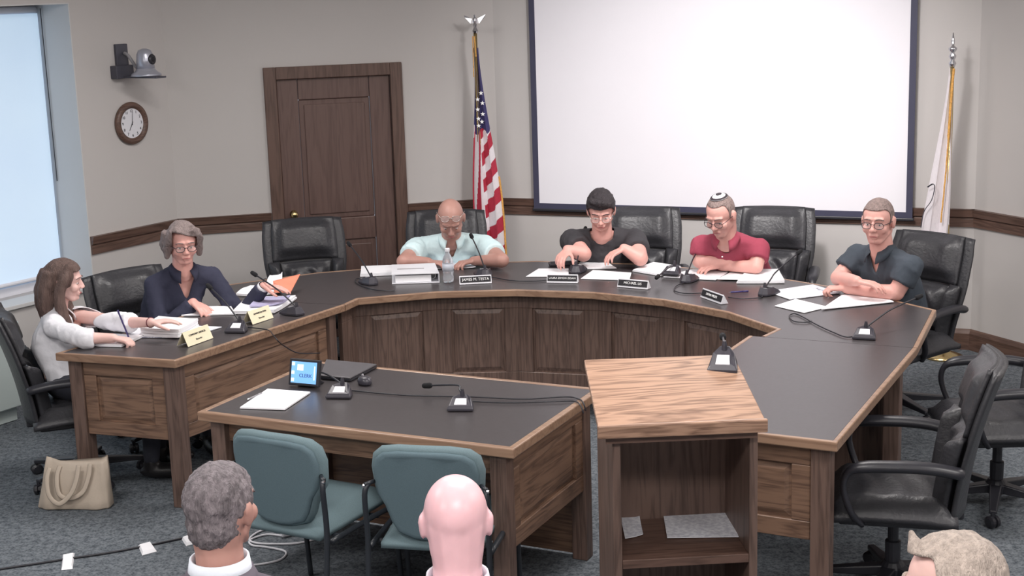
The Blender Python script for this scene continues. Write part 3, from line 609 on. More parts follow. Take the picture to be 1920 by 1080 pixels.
# ------------------------------------------------------------------ microphones
def mic(base, head, label, L=.36, ang=None, away=True, cable=None, mid=None, big=1.0, z=ZT, bend=.5, slope=0, rz=None):
    b = at(base[0], base[1], z); best = None
    for k in range(1, 120):
        p = at(head[0], head[1], z+.03+k*.005); d = abs((p-b).length-L)
        if (p.y > b.y) == away and (best is None or d < best[0]): best = (d, p)
    if best is None: best = (0, at(head[0], head[1], z+.3))
    h = best[1]; dv = h-b
    a = ang if ang is not None else math.atan2(dv.y, dv.x)
    t = thing('gooseneck_microphone', label, 'microphone', tuple(b), a+PI/2 if rz is None else R(rz), 'desk microphones')
    # base wedge: button side (front) faces -Y local... speaker side
    mb = MB(); k = big
    lo = [(-.055, -.06), (.055, -.06), (.05, .0), (.028, .06), (.0, .07), (-.028, .06), (-.05, .0)]
    hi = [(-.046, -.05), (.046, -.05), (.038, .0), (.018, .045), (.0, .05), (-.018, .045), (-.038, .0)]
    mb.rings([[V(x*k, y*k, .001) for x, y in lo], [V(x*k, y*k, .012*k) for x, y in lo], [V(x*k, y*k, (.016+(.03 if y > -.02 else .006))*k) for x, y in hi]]); mb.v = [V(p.x, p.y, p.z+slope*(p.y+.06*k)) for p in mb.v]; mb.build('base', MICM, t, bevel=.003)
    mb = MB(); mb.slab([V(-.026*k, -.045*k, .0235*k), V(.026*k, -.045*k, .0235*k), V(.022*k, -.012*k, .040*k), V(-.022*k, -.012*k, .040*k)], .003); mb.v = [V(p.x, p.y, p.z+slope*(p.y+.06*k)) for p in mb.v]; mb.build('button_plate', WPL, t)
    inv = MW[t.name].inverted(); hl = inv @ h; n0 = V(0, .03*k, .04*k+slope*.09*k)
    up = V(0, 0, 1); m1 = n0+V(0, 0, 1)*hl.length*.0+(hl-n0)*.5+V(0, 0, hl.length*.08*bend)
    if mid: m1 = inv @ onY(mid[0], mid[1], (b.y+h.y)/2)
    P = spline([n0, n0.lerp(m1, .5)+V(0, 0, .004), m1, hl], 6); mb = MB(); mb.tube(P, .0042, 8); mb.build('gooseneck', PLA, t, smooth=True)
    mb = MB(); mb.lathe([(.011, 0), (.009, .02), (.006, .035)], 10, n0-V(0, 0, .004)); mb.build('neck_socket', MICM, t)
    d = (P[-1]-P[-3]).normalized(); mb = MB(); mb.limb(P[-1]-d*.012, P[-1]+d*.02, .0125, .0115, 12); mb.build('foam_windscreen', FOAM, t, smooth=True)
    if cable:
        pts = [V(0, .06*k, .006)]+[inv @ at(x, y, z+.0045+dz) for x, y, dz in [(c+(0,))[:3] if len(c) == 2 else c for c in cable]]
        mb = MB(); mb.tube(spline(pts, 6), .0032, 6); mb.build('cable', PLA, t, smooth=True)
    return t
mic((447, 620), (393, 538), 'black gooseneck microphone between the two cream name cards', L=.36, rz=-10, cable=[(500, 618), (512, 628), (522, 640, -.02), (535, 650, -.1), (560, 662, -.16), (600, 662, -.2)])
mic((551, 589), (477, 514), 'black gooseneck microphone in front of the orange envelope', L=.38)
mic((694, 532), (655, 458), 'thin gooseneck microphone in front of the white binder', L=.40, cable=[(672, 522), (668, 530), (700, 543), (740, 545)])
mic((908, 517), (884, 443), 'gooseneck microphone behind the name plate of the man in the mint polo', L=.40, cable=[(925, 520), (960, 526), (1000, 527), (1040, 524)])
mic((1082, 510), (1097, 430), 'tall gooseneck microphone in front of the person in the black shirt', L=.42)
mic((1262, 513), (1233, 519), 'low gooseneck microphone among the papers, its head bent towards the table edge', L=.13, away=False, z=.7745)
mic((1290, 527), (1313, 461), 'gooseneck microphone in front of the crossed arms of the man in the red polo', L=.38, cable=[(1268, 536), (1265, 545), (1285, 550), (1320, 549)])
mic((1438, 552), (1498, 473), 'gooseneck microphone beside the blue pen, leaning towards the chair arm', L=.50, mid=(1457, 508), cable=[(1425, 558), (1390, 560), (1365, 557)])
mic((1622, 632), (1722, 557), 'gooseneck microphone with looped cable near the end of the curved desk', L=.44, cable=[(1590, 632), (1560, 622), (1530, 608), (1505, 594), (1490, 588), (1480, 592), (1488, 602), (1510, 604), (1522, 602)], rz=-20)
mic((640, 741), (576, 691), 'black gooseneck microphone beside the touch panel on the front table', L=.34, rz=-8, big=1.0, away=True, cable=[(668, 733), (720, 738), (780, 742), (880, 744), (980, 748), (1060, 744), (1085, 748), (1094, 756), (1098, 770, -.03)])
mic((866, 764), (802, 723), 'black gooseneck microphone alone in the middle of the front table', L=.32, rz=-6, mid=(857, 722), big=1.0, cable=[(890, 753), (950, 755), (1030, 753), (1075, 752), (1088, 760), (1094, 775, -.03)])
t = mic((1357, 692), (1355, 631), 'black gooseneck microphone standing on the sloped lectern top', L=.20, z=1.172, rz=-14, big=.92, slope=.29)

# ------------------------------------------------------------------ papers
def sheet(label, q, t=.0015, z=ZT+.0008, m=None, curl=0, name='paper', cat='paper', group='papers on the dais', pile=False):
    Q = [at(x, y, z) for x, y in q]; c = sum(Q, Vector())/4
    o = thing(name, label, cat, tuple(c), math.atan2((Q[1]-Q[0]).y, (Q[1]-Q[0]).x), group); inv = MW[o.name].inverted(); Q = [inv @ p for p in Q]
    def surf(n, z0, th, k=1, ro=0):
        mb = MB(); A = []
        for j in range(n+1):
            for i in range(n+1):
                u, v = i/n, j/n; p = (Q[0]*(1-u)+Q[1]*u)*(1-v)+(Q[3]*(1-u)+Q[2]*u)*v
                lift = curl*(abs(u-.5)*2)**3*(.5+.5*math.sin(3*u+4*v+ro))+curl*.6*v**3
                A.append(Matrix.Rotation(ro, 3, 'Z') @ p*k+V(0, 0, z0+th+lift))
        w = n+1; o_ = len(A); B_ = [V(p.x, p.y, p.z-th) for p in A]; fs = []
        for j in range(n):
            for i in range(n): a = j*w+i; fs += [(a, a+1, a+w+1, a+w), (o_+a+w, o_+a+w+1, o_+a+1, o_+a)]
        for i in range(n): fs += [(i+1, i, o_+i, o_+i+1), (n*w+i, n*w+i+1, o_+n*w+i+1, o_+n*w+i)]
        for j in range(n): fs += [(j*w, (j+1)*w, o_+(j+1)*w, o_+j*w), ((j+1)*w+n, j*w+n, o_+j*w+n, o_+(j+1)*w+n)]
        mb.add(A+B_, fs); return mb
    if not pile: surf(6, 0, t).build('sheets', m or PAP, o)
    else:
        k = max(2, int(t/.012)); h = t/k
        for i in range(k): surf(5, i*h, h*.86, 1-.02*(i % 2), .02*((i*7) % 3-1)).build('sheet_bundle', m or PAP, o)
    return o
sheet('white notepad under the pen hand of the woman in the white blouse', [(140, 648), (228, 651), (269, 632), (203, 629)], .012, name='notepad', cat='notepad')
sheet('sheet showing from under the thick paper stack, behind the cream card', [(252, 633), (350, 634), (416, 614), (330, 610)], .004, m=PAPP)
sheet('thick stack of white paper beside the woman in the white blouse', [(264, 630), (335, 634), (373, 614), (300, 608)], .045, z=ZT+.0055, pile=True, name='paper_stack', cat='paper stack', curl=.004)
sheet('crumpled white sheet between the writing hand and the thick paper stack', [(240, 628), (262, 631), (272, 618), (252, 614)], .006, curl=.015)
sheet('flat white sheet under the flat hand of the woman in navy', [(340, 593), (442, 590), (433, 575), (360, 577)], .006)
sheet('spread pile of white paper in front of the orange envelope', [(436, 590), (516, 588), (556, 562), (465, 562)], .02, pile=True, curl=.006, name='paper_stack', cat='paper stack')
sheet('folded grey-lilac booklet lying on the spread paper pile', [(468, 577), (524, 572), (545, 560), (488, 560)], .008, z=ZT+.024, m=PAPG, curl=.01, name='booklet', cat='booklet')
sheet('open white magazine under the arm of the woman in navy', [(443, 557), (525, 552), (540, 541), (470, 543)], .012, z=ZT+.001, curl=.02, name='magazine', cat='magazine')
sheet('white sheet sticking out behind the orange envelope', [(500, 535), (528, 533), (530, 519), (506, 521)], .003, z=ZT+.035, curl=.02)
def env():
    p = [at(514, 549, ZT+.03), at(545, 549, ZT+.03), at(563, 515, ZT+.09), at(512, 528, ZT+.09)]
    o = thing('envelope', 'orange envelope held up by the hand of the woman in navy', 'envelope', tuple(sum(p, Vector())/4)); mb = MB(); mb.slab(p, .004); mb.build('flap', ORG, o, world=True); return o
env()
sheet('thin white paper pile at the end of the white binder', [(676, 519), (738, 516), (742, 502), (677, 504)], .02, pile=True, name='paper_stack', cat='paper stack')
def binder():
    q = [at(735, 533, ZT), at(823, 530, ZT), at(815, 511, ZT), at(735, 514, ZT)]; c = sum(q, Vector())/4
    o = thing('ring_binder', 'thick white ring binder lying beside the water bottle', 'binder', tuple(c), math.atan2((q[1]-q[0]).y, (q[1]-q[0]).x)); inv = MW[o.name].inverted(); Q = [inv @ p for p in q]
    mb = MB(); mb.slab(Q, .004); mb.slab([p+V(0, 0, .055) for p in Q], .004); x = [Q[1], Q[1]+V(.004, 0, 0), Q[2]+V(.004, 0, 0), Q[2]]; mb.slab(x, .059); mb.build('cover', WPL, o)
    I = [Q[0]+V(.02, .01, .006), Q[1]+V(-.045, .01, .006), Q[2]+V(-.045, -.01, .006), Q[3]+V(.02, -.01, .006)]; mb = MB(); mb.slab(I, .04); mb.build('pages', PAPG if False else PAP, o)
    mb = MB(); c2 = (Q[0]+Q[1]+Q[2]+Q[3])/4+V(-.02, 0, .0595); mb.box(c2, (.16, .02, .0015)); mb.build('label_slot', GPL, o)
    for k in (.25, .5, .75):
        a = Q[1].lerp(Q[2], k)+V(-.03, 0, .03); mb = MB(); mb.tube([a+V(.018*math.cos(w), 0, .02*math.sin(w)) for w in [2*PI*j/16 for j in range(16)]], .002, 6, closed=True); mb.build('ring', CHR, o)
binder()
sheet('open document between the hands of the man in the mint polo', [(806, 505), (892, 503), (884, 490), (806, 491)], .004, z=ZT+.0008, m=PAPP, curl=.012)
sheet('white sheet beside the name plate, under the raised hand of the person in black', [(986, 519), (1066, 519), (1066, 504), (1010, 504)], .002)
sheet('white sheet right before the person in the black shirt', [(1080, 505), (1156, 504), (1134, 489), (1090, 490)], .004, curl=.004)
sheet('white sheet under the left hand of the person in the black shirt', [(1089, 523), (1180, 526), (1184, 512), (1112, 507)], .003)
def photo(label, q, m, z): return sheet(label, q, .001, z=z, m=m, name='printed_picture', cat='picture')
sheet('white sheet between the person in black and the man in red', [(1186, 509), (1240, 518), (1277, 502), (1225, 494)], .012, pile=True)
sheet('long white sheet before the man in the red polo', [(1244, 520), (1342, 526), (1370, 509), (1300, 506)], .004, curl=.003)
sheet('small white sheet wedged between the two piles before the man in red', [(1345, 524), (1388, 525), (1402, 511), (1372, 510)], .003, z=ZT+.006)
sheet('white paper pile at the elbow of the man in the red polo', [(1382, 532), (1472, 531), (1460, 510), (1402, 509)], .018, pile=True, curl=.002, name='paper_stack', cat='paper stack')
sheet('lilac-tinted printed sheet under the elbow of the man in the dark polo', [(1437, 547), (1481, 562), (1576, 550), (1524, 534)], .003, m=PAPP)
sheet('white sheet nearest the table edge before the man in the dark polo', [(1452, 574), (1508, 587), (1553, 576), (1492, 561)], .002)
sheet('broad white sheet under the forearms of the man in the dark polo', [(1540, 581), (1676, 567), (1650, 553), (1584, 551)], .004, z=ZT+.003, curl=.002)
sheet('blank white pages at the corner of the front table', [(450, 766), (534, 769), (582, 737), (502, 731)], .006, group='papers on the front table')
zs = .6155
sheet('narrow printed slip standing open on the lectern shelf', [(1172, 1011), (1206, 1003), (1199, 970), (1163, 971)], .002, z=zs, m=PAPP, curl=.004, group='papers on the lectern shelf')
sheet('wide printed sheet lying on the lectern shelf', [(1251, 1009), (1385, 1007), (1364, 955), (1242, 955)], .002, z=zs, m=PAPP, curl=.0, group='papers on the lectern shelf')
# pens
def pen(label, a, b, m, z=ZT, r=.005, lift=0):
    p = at(a[0], a[1], z+r+.001); q = at(b[0], b[1], z+r+.001+lift); o = thing('pen', label, 'pen', tuple((p+q)/2), 0, 'pens on the dais')
    mb = MB(); mb.tube([p, p.lerp(q, .7)], r); mb.build('barrel', m, o, world=True, smooth=True); mb = MB(); mb.tube([p.lerp(q, .7), q], r*1.15); mb.build('cap', m, o, world=True, smooth=True)
    d = (q-p).normalized(); mb = MB(); mb.tube([p, p-d*.012], [r*.7, .0012]); mb.build('tip', CHR, o, world=True)
BLUI = mat('blue_pen_plastic', (64, 58, 108), .4, noise_s=20, noise_a=.05)
pen('dark blue pen lying by the plate of the man in red', (1370, 548), (1403, 546), BLUI)
pen('white and black pen by the elbow of the man in the dark polo', (1534, 541), (1560, 546), WPL, z=ZT+.004)
pen('thin pen lying at the corner papers of the front table', (467, 748), (490, 738), GPL)
# name plates
def plate(label, a, b, txt, h=.048, cream=False, sub=None, sz=.022):
    p, q = at(a[0], a[1], ZT), at(b[0], b[1], ZT); ang = math.atan2((q-p).y, (q-p).x); w = (q-p).length; c = (p+q)/2
    o = thing('name_plate' if not cream else 'name_card', label, 'name plate' if not cream else 'name card', tuple(c), ang, 'name plates on the dais')
    tl = R(18)
    if not cream:
        mb = MB(); mb.add([V(x, y, z) for x in (-w/2, w/2) for y, z in ((0, 0.001), (.045, .001), (.018, h))], [(0, 1, 2), (5, 4, 3), (0, 3, 4, 1), (1, 4, 5, 2), (2, 5, 3, 0)]); mb.build('holder', WPL, o)
        n = V(0, -math.cos(math.atan2(.018, h)), math.sin(math.atan2(.018, h))); c0 = V(0, .009, h/2)+n*.0015; Mx = Matrix.Rotation(-math.atan2(.018, h), 3, 'X')
        mb = MB(); mb.box(c0+V(0, 0, .002), (w*.95, .002, h*.70), Mx); mb.build('black_insert', INK, o)
        text('lettering', txt, sz, WINK, o, c0+n*.0016+V(0, 0, .002), (PI/2-math.atan2(.018, h), 0, 0))
    else:
        mb = MB(); A = [V(-w/2, 0, .001), V(w/2, 0, .001), V(w/2, .03, h), V(-w/2, .03, h)]; mb.hexa(A, [v+V(0, .0015, 0) for v in A]); A = [V(-w/2, .07, .001), V(w/2, .07, .001), V(w/2, .0315, h), V(-w/2, .0315, h)]; mb.hexa(A, [v+V(0, .0015, 0) for v in A]); mb.build('folded_card', CRM, o)
        al = math.atan2(.03, h); n = V(0, -math.cos(al), math.sin(al))
        for k, (s_, z_) in enumerate(((txt, .68), (sub, .32))): text('lettering', s_, sz, INK, o, V(0, .03*z_, h*z_)+n*.001, (PI/2-al, 0, 0))
plate('black name plate in a white holder nearest the water bottle', (862, 534), (922, 531), 'JAMES M. TESTA', sz=.0225)
plate('black name plate standing before the person in the black shirt', (1025, 530), (1083, 531), 'LAURA ZIMON ZIDAN', sz=.0158)
plate('black name plate between the person in black and the man in red', (1157, 538), (1214, 543), 'MICHAEL LIS', sz=.020)
plate('small black name plate set at an angle, beside the blue pen', (1313, 557), (1352, 571), 'DIANE MILLER', h=.05, sz=.018)
plate('cream name card in front of the thick paper stack', (353, 651), (400, 634), 'COMMUNITY SERVICES', h=.07, cream=True, sub='Recorder', sz=.0125)
plate('cream name card in front of the woman in navy', (474, 609), (513, 596), 'ADMINISTRATION', h=.068, cream=True, sub='Recorder', sz=.0125)
# water bottle
b = at(841, 529, ZT); wb = thing('water_bottle', 'clear plastic water bottle in front of the man in mint', 'bottle', tuple(b))
prof = [(.028, .002), (.032, .008), (.0325, .03), (.030, .045), (.0325, .06), (.0325, .10), (.031, .11), (.0325, .12), (.028, .145), (.016, .168), (.0125, .175), (.0125, .185)]
mb = MB(); mb.lathe(prof, 24); mb.build('body', mat('bottle_plastic', (236, 240, 246), .12, trans=.75, noise_s=10, noise_a=.02), wb, smooth=True)
mb = MB(); mb.lathe([(.0332, .068), (.0332, .112)], 24); mb.build('label_band', mat('clear_label', (214, 220, 232), .4, alpha=.6), wb, smooth=True)
mb = MB(); mb.lathe([(.0145, .184), (.0150, .188), (.0150, .200), (.013, .203)], 20); mb.build('cap', WPL, wb)
# touch panel, tablet, mouse
p, q = at(542, 724, ZT), at(598, 729, ZT); ang = math.atan2((q-p).y, (q-p).x); w = (q-p).length; c = (p+q)/2
tp = thing('touch_panel', 'small lit touch panel with blue screen on the front table', 'screen', tuple(c), ang)
Mx = Matrix.Rotation(R(-14), 3, 'X'); hh = .118
mb = MB(); mb.box(V(0, .018, hh/2+.004), (w, .022, hh), Mx); mb.build('housing', PLA, tp, bevel=.004)
SCB = mat('lit_screen_blue', (90, 140, 200), .4, emis=(120, 170, 225), es=.8)
mb = MB(); nrm = Mx @ V(0, -1, 0); c0 = V(0, .018, hh/2+.004)+nrm*.0115; mb.box(c0, (w*.84, .001, hh*.80), Mx); mb.build('screen', SCB, tp)
SW = mat('lit_icon_white', (225, 238, 250), .4, emis=(225, 240, 252), es=.9); SD = mat('lit_icon_dark_blue', (50, 70, 120), .4, emis=(50, 76, 130), es=.6)
mb = MB()
for z in (.036, -.002, -.034): mb.box(c0+nrm*.001+Mx @ V(-w*.36, 0, z), (.014, .001, .014), Mx)
mb.box(c0+nrm*.001+Mx @ V(-w*.12, 0, .022), (.03, .001, .026), Mx); mb.box(c0+nrm*.001+Mx @ V(w*.355, 0, 0), (.005, .001, .06), Mx); mb.build('screen_icon', SW, tp)
text('lettering', 'CLERK', .022, SD, tp, c0+nrm*.0016+Mx @ V(.01, 0, -.014), (PI/2+R(-14), 0, 0))
mb = MB(); mb.hexa([V(-w*.3, .02, .001), V(w*.3, .02, .001), V(w*.3, .10, .001), V(-w*.3, .10, .001)], [V(-w*.3, .03, .07), V(w*.3, .03, .07), V(w*.3, .06, .02), V(-w*.3, .06, .02)]); mb.build('stand', PLA, tp)
q4 = [at(601, 707, ZT), at(656, 716, ZT), at(708, 689, ZT), at(604, 681, ZT)]
q4 = [at(601, 711, ZT), at(657, 716, ZT), at(707, 690, ZT), at(612, 681, ZT)]
lp = thing('laptop', 'closed dark grey laptop behind the microphone on the front table', 'laptop', tuple(sum(q4, Vector())/4), 0)
mb = MB(); mb.slab([v+V(0, 0, .001) for v in q4], .010); mb.build('base', PLA, lp, world=True, bevel=.002); mb = MB(); mb.slab([v+V(0, 0, .012) for v in q4], .008); mb.build('lid', mat('dark_grey_aluminium', (88, 86, 90), .4, noise_s=30, noise_a=.04), lp, world=True, bevel=.003)
c = at(684, 720, ZT); ms = thing('computer_mouse', 'round dark computer mouse beside the closed laptop', 'mouse', tuple(c), R(30))
mb = MB(); mb.rings([[V(.03*k*math.cos(a), .042*k*math.sin(a), z) for a in [2*PI*j/20 for j in range(20)]] for k, z in ((.92, .001), (1, .008), (.97, .02), (.8, .03), (.45, .035), (.1, .036))]); mb.build('shell', MICM, ms, smooth=True)
mb = MB(); mb.lathe([(.008, -.003), (.008, .003)], 12, (0, .02, .034), Matrix.Rotation(R(90), 3, 'Y')); mb.build('scroll_wheel', GPL, ms)
# phone-like remote by the person in black
rm = thing('phone', 'black phone lying behind the white sheet before the person in black', 'phone', tuple(at(1052, 498, ZT)), R(5)); mb = MB(); mb.box((0, 0, .012), (.15, .07, .02)); mb.build('case', PLA, rm, bevel=.006); mb = MB(); mb.box((0, 0, .0228), (.13, .055, .0012)); mb.build('screen', INK, rm)

# ------------------------------------------------------------------ projection screen
dD = (PDE-PCD).normalized(); nD = V(-dD.y, dD.x, 0); angD = math.atan2(dD.y, dD.x)
def onD(s, z=0): return PCD+dD*s+V(0, 0, z)
s0 = (V(.236, 10.48, 0)-PCD).dot(dD); s1 = (V(2.629, 9.555, 0)-PCD).dot(dD)
ps = thing('projection_screen', 'large white projection screen with black border on the wall', 'projection screen', tuple(onD((s0+s1)/2)-nD*.05), angD)
w = (s1-s0); z0, z1 = .918, 2.62
mb = MB(); mb.box((0, 0, (z0+z1)/2), (w, .004, z1-z0)); mb.build('viewing_surface', SCRM, ps)
mb = MB(); bw = .042; mb.box((-w/2-bw/2, -.002, (z0+z1)/2), (bw, .006, z1-z0+2*bw)); mb.box((w/2+bw/2, -.002, (z0+z1)/2), (bw, .006, z1-z0+2*bw)); mb.box((0, -.002, z0-bw/2), (w, .006, bw)); mb.box((0, -.002, z1+bw/2), (w, .006, bw)); mb.build('border', SCRF, ps)
mb = MB(); mb.box((0, 0, z0-bw-.006), (w+2*bw+.02, .022, .018)); mb.build('bottom_bar', PLA, ps, bevel=.004)
mb = MB(); mb.box((0, -.02, z1+bw+.07), (w+.3, .13, .12)); mb.build('case', WPL, ps, bevel=.01)

# ------------------------------------------------------------------ wall clock and camera bracket
def onB(px, py):
    n = outward(PBC, PB0); wv = ray(px, py); o = V(0, 0, CAM_H); t = ((PBC-o).dot(n))/wv.dot(n); return o+wv*t
angB = math.atan2(-dB.y, -dB.x)          # local +X along wall towards the corner, local -Y into the room
pc = onB(244, 231)-nB*.002
clk = thing('wall_clock', 'round wall clock with brown wooden rim and white face', 'clock', tuple(pc), angB)
Mx = Matrix.Rotation(R(90), 3, 'X'); rr = .142
mb = MB(); mb.lathe([(rr*.97, 0), (rr, .012), (rr*.96, .026), (rr*.84, .032), (rr*.70, .022), (rr*.69, .014)], 40, (0, 0, 0), Mx); mb.build('rim', OAKD, clk, smooth=True)
mb = MB(); mb.lathe([(rr*.70, .013), (rr*.70, .0165)], 40, (0, 0, 0), Mx); mb.build('face', WPL, clk)
for k in range(12):
    a = PI/2-2*PI*(k+1)/12; text('numeral', str(k+1), .026, INK, clk, V(math.cos(a)*rr*.57, -.0175, math.sin(a)*rr*.57), (PI/2, 0, 0))
for nm, a, l, w_ in (('minute_hand', R(84), .075, .004), ('hour_hand', R(240), .055, .006)):
    mb = MB(); d = V(math.cos(a), 0, math.sin(a)); q = V(-d.z, 0, d.x); y = -.020 if nm[0] == 'm' else -.0185; mb.hexa([d*-.012+q*w_/2+V(0, y, 0), d*-.012-q*w_/2+V(0, y, 0), d*l-q*w_/4+V(0, y, 0), d*l+q*w_/4+V(0, y, 0)], [d*-.012+q*w_/2+V(0, y-.001, 0), d*-.012-q*w_/2+V(0, y-.001, 0), d*l-q*w_/4+V(0, y-.001, 0), d*l+q*w_/4+V(0, y-.001, 0)]); mb.build(nm, INK, clk)
pb_ = onB(228, 140)
cm = thing('wall_camera', 'silver dome camera on a black bracket above the clock', 'camera', tuple(pb_), angB)
DG = mat('dark_grey_metal', (72, 72, 82), .5, noise_s=20, noise_a=.06); SIL = mat('silver_plastic', (176, 178, 190), .3, metal=.5, noise_s=10, noise_a=.04)
mb = MB(); mb.box((0, -.012, .10), (.10, .024, .20)); mb.box((-.02, -.03, .02), (.15, .06, .085)); mb.build('wall_bracket', DG, cm, bevel=.004)
mb = MB(); mb.hexa([V(-.04, -.04, -.02), V(.05, -.04, -.02), V(.05, -.36, -.02), V(-.04, -.36, -.02)], [V(-.04, -.04, -.008), V(.05, -.04, -.008), V(.05, -.36, -.008), V(-.04, -.36, -.008)]); mb.build('shelf_plate', DG, cm, bevel=.003)
cc = V(0, -.23, -.006)
mb = MB(); mb.lathe([(.10, 0), (.095, .014), (.07, .03), (.062, .04), (.058, .05)], 28, cc); mb.build('camera_base', SIL, cm, smooth=True)
mb = MB(); mb.lathe([(.058, .05), (.056, .10), (.052, .14), (.04, .165), (.015, .175)], 28, cc); mb.build('camera_head', SIL, cm, smooth=True)
mb = MB(); lv = (V(0, 0, 0)-V(.0, 0, 0)); Mq = Matrix.Rotation(R(15), 3, 'Z') @ Matrix.Rotation(R(90), 3, 'X'); mb.lathe([(.034, .03), (.036, .052), (.03, .062), (.022, .06)], 22, cc+V(0, 0, .105), Mq); mb.build('lens_barrel', PLA, cm, smooth=True)
mb = MB(); mb.lathe([(.02, .055), (.012, .064), (.002, .066)], 18, cc+V(0, 0, .105), Mq); mb.build('lens', INK, cm, smooth=True)
mb = MB(); mb.tube(spline([V(.01, -.03, .14), V(.01, -.07, .12), V(.02, -.12, .05), V(.02, -.18, .02)], 6), .011, 10); mb.build('cable', GPL, cm, smooth=True)

# ------------------------------------------------------------------ flags
def flag_cloth(mb, top, halfw, z1, z0, wtop, wbot, fold, lean, depth, colf, nu=110, nv=264, sd=0):
    rows = []
    for j in range(nv+1):
        v = j/nv; z = z1+(z0-z1)*v; w = wtop+(wbot-wtop)*sm(v*1.15); cx = lean*v
        row = []
        for i in range(nu+1):
            u = i/nu; ph = u*fold*2*PI+sd; y = depth*math.sin(ph+.8*v)*(.25+.75*v); x = cx+(u-.5)*w+.18*w/fold*math.sin(2*ph+1.2*v)*.5
            zz = z-(.06 if v > .6 else 0)*(u-.5)*sm((v-.6)/.4)*2
            row.append(V(x, y, zz))
        rows.append(row)
    o = len(mb.v); 
    for r in rows: mb.v += r
    for j in range(nv):
        for i in range(nu):
            a = o+j*(nu+1)+i; mb.f.append([a, a+1, a+nu+2, a+nu+1]); mb.mi.append(colf((i+.5)/nu, (j+.5)/nv))
    return rows
# stars and stripes
fx, fy = -.20, 10.28
f1 = thing('national_flag', 'stars and stripes flag hanging from a pole topped by an eagle', 'flag', (fx, fy, 0))
zt = zat(895, 62, fx, fy)
def col_us(u, v):
    if v < .425-.10*abs(u-.5)+.03*math.sin(u*9): return 2
    if u < .42:
        return int((u*7.2+v*2.2)) % 2
    return int((v*15+u*3.0)) % 2
mb = MB(); rows = flag_cloth(mb, 0, 0, zt-.10, .62, .03, .22, 2.2, .055, .035, col_us)
cl = mb.build('cloth', [FWHT, FRED, FBLU], f1, smooth=True, solid=.003)
def star(c, r):
    pts = [c+V((r if k % 2 == 0 else r*.42)*math.cos(PI/2+k*PI/5), 0, (r if k % 2 == 0 else r*.42)*math.sin(PI/2+k*PI/5)) for k in range(10)]
    m = MB(); m.add(pts+[p+V(0, -.003, 0) for p in pts], [list(range(10)), [19-k for k in range(10)]]+[(k, (k+1) % 10, 10+(k+1) % 10, 10+k) for k in range(10)]); return m
for u, v in ((.28, .25), (.70, .22), (.72, .27), (.26, .30), (.68, .325), (.34, .345), (.60, .36), (.30, .38)):
    p = rows[int(v*264)][int(u*110)]; star(V(p.x, min(q.y for q in rows[int(v*264)])-.006, p.z), .017).build('star', WINK, cl)
mb = MB(); mb.tube([V(0, 0, .03), V(0, 0, zt)], .013, 12); mb.build('pole', BRASS, f1, smooth=True)
mb = MB(); mb.lathe([(.13, .0), (.13, .012), (.08, .03), (.03, .05), (.02, .09)], 28); mb.build('stand_base', BRASS, f1, smooth=True)
mb = MB(); mb.lathe([(.014, 0), (.022, .015), (.014, .03), (.01, .04), (.016, .055), (.006, .07)], 16, (0, 0, zt)); 
mb.ell((0, 0, zt+.085), (.014, .012, .028)); mb.ell((0, -.01, zt+.118), (.008, .011, .009))
for s in (-1, 1): mb.add([V(0, 0, zt+.07), V(s*.02, 0, zt+.10), V(s*.075, .01, zt+.125), V(s*.07, .01, zt+.108), V(s*.03, 0, zt+.065), V(0, .012, zt+.07), V(s*.02, .012, zt+.10), V(s*.03, .012, zt+.065)], [(0, 1, 2, 3, 4), (5, 7, 3, 2, 6), (0, 5, 6, 1), (1, 6, 2), (3, 7, 4), (4, 7, 5, 0)])
mb.build('eagle_finial', CHR, f1, smooth=False)
mb = MB(); mb.tube([V(-.018, -.02, zt-.02), V(-.02, -.03, zt-.3)], .0035, 6); mb.tube([V(-.006, -.02, zt-.02), V(.0, -.03, zt-.16)], .005, 6); mb.build('gold_cord', GOLD, f1)
mb = MB(); e = [r[-1] for r in rows[168::3]]; mb.tube([p+V(.006, -.004, 0) for p in e], .007, 6); mb.tube([rows[-1][i]+V(0, -.004, -.006) for i in range(0, 111, 5)], .008, 6); mb.build('gold_fringe', GOLD, f1)
# white flag
gx, gy = 2.80, 9.22
f2 = thing('white_flag', 'white flag with gold fringe hanging from a silver-tipped pole', 'flag', (gx, gy, 0), R(-20))
zt = zat(1774, 122, gx, gy)
mb = MB(); rows = flag_cloth(mb, 0, 0, zt-.02, .66, .035, .17, 1.7, -.085, .03, lambda u, v: 0, sd=1.0); cl = mb.build('cloth', [FWHT], f2, smooth=True, solid=.003)
mb = MB(); mb.tube([V(0, 0, .03), V(0, 0, zt)], .013, 12); mb.build('pole', BRASS, f2, smooth=True)
mb = MB(); mb.lathe([(.125, .0), (.125, .012), (.08, .03), (.035, .045), (.02, .07)], 28); mb.build('stand_base', BRASS, f2, smooth=True)
mb = MB(); mb.lathe([(.016, -.01), (.024, .01), (.012, .03), (.022, .05), (.022, .06), (.01, .075), (.026, .095), (.026, .105), (.008, .12), (.011, .15), (.002, .20)], 16, (0, 0, zt)); mb.build('spear_finial', CHR, f2, smooth=True)
mb = MB(); P = [rows[j][int(90-15*(j/264))]+V(0, -.04, 0) for j in range(0, 216, 7)]; mb.tube(P, [.008 if k < 14 else .005 for k in range(len(P))], 6); mb.build('gold_fringe', GOLD, f2)
mb = MB(); P = [rows[168][10]+V(-.005, -.045, .02), rows[168][22]+V(0, -.05, .045), rows[168][30]+V(0, -.05, .02), rows[182][22]+V(0, -.05, 0), rows[202][10]+V(-.004, -.045, 0), rows[230][5]+V(-.004, -.045, 0)]; mb.tube(spline(P, 5), .006, 6, flat=.4); mb.build('emblem', DG, f2)

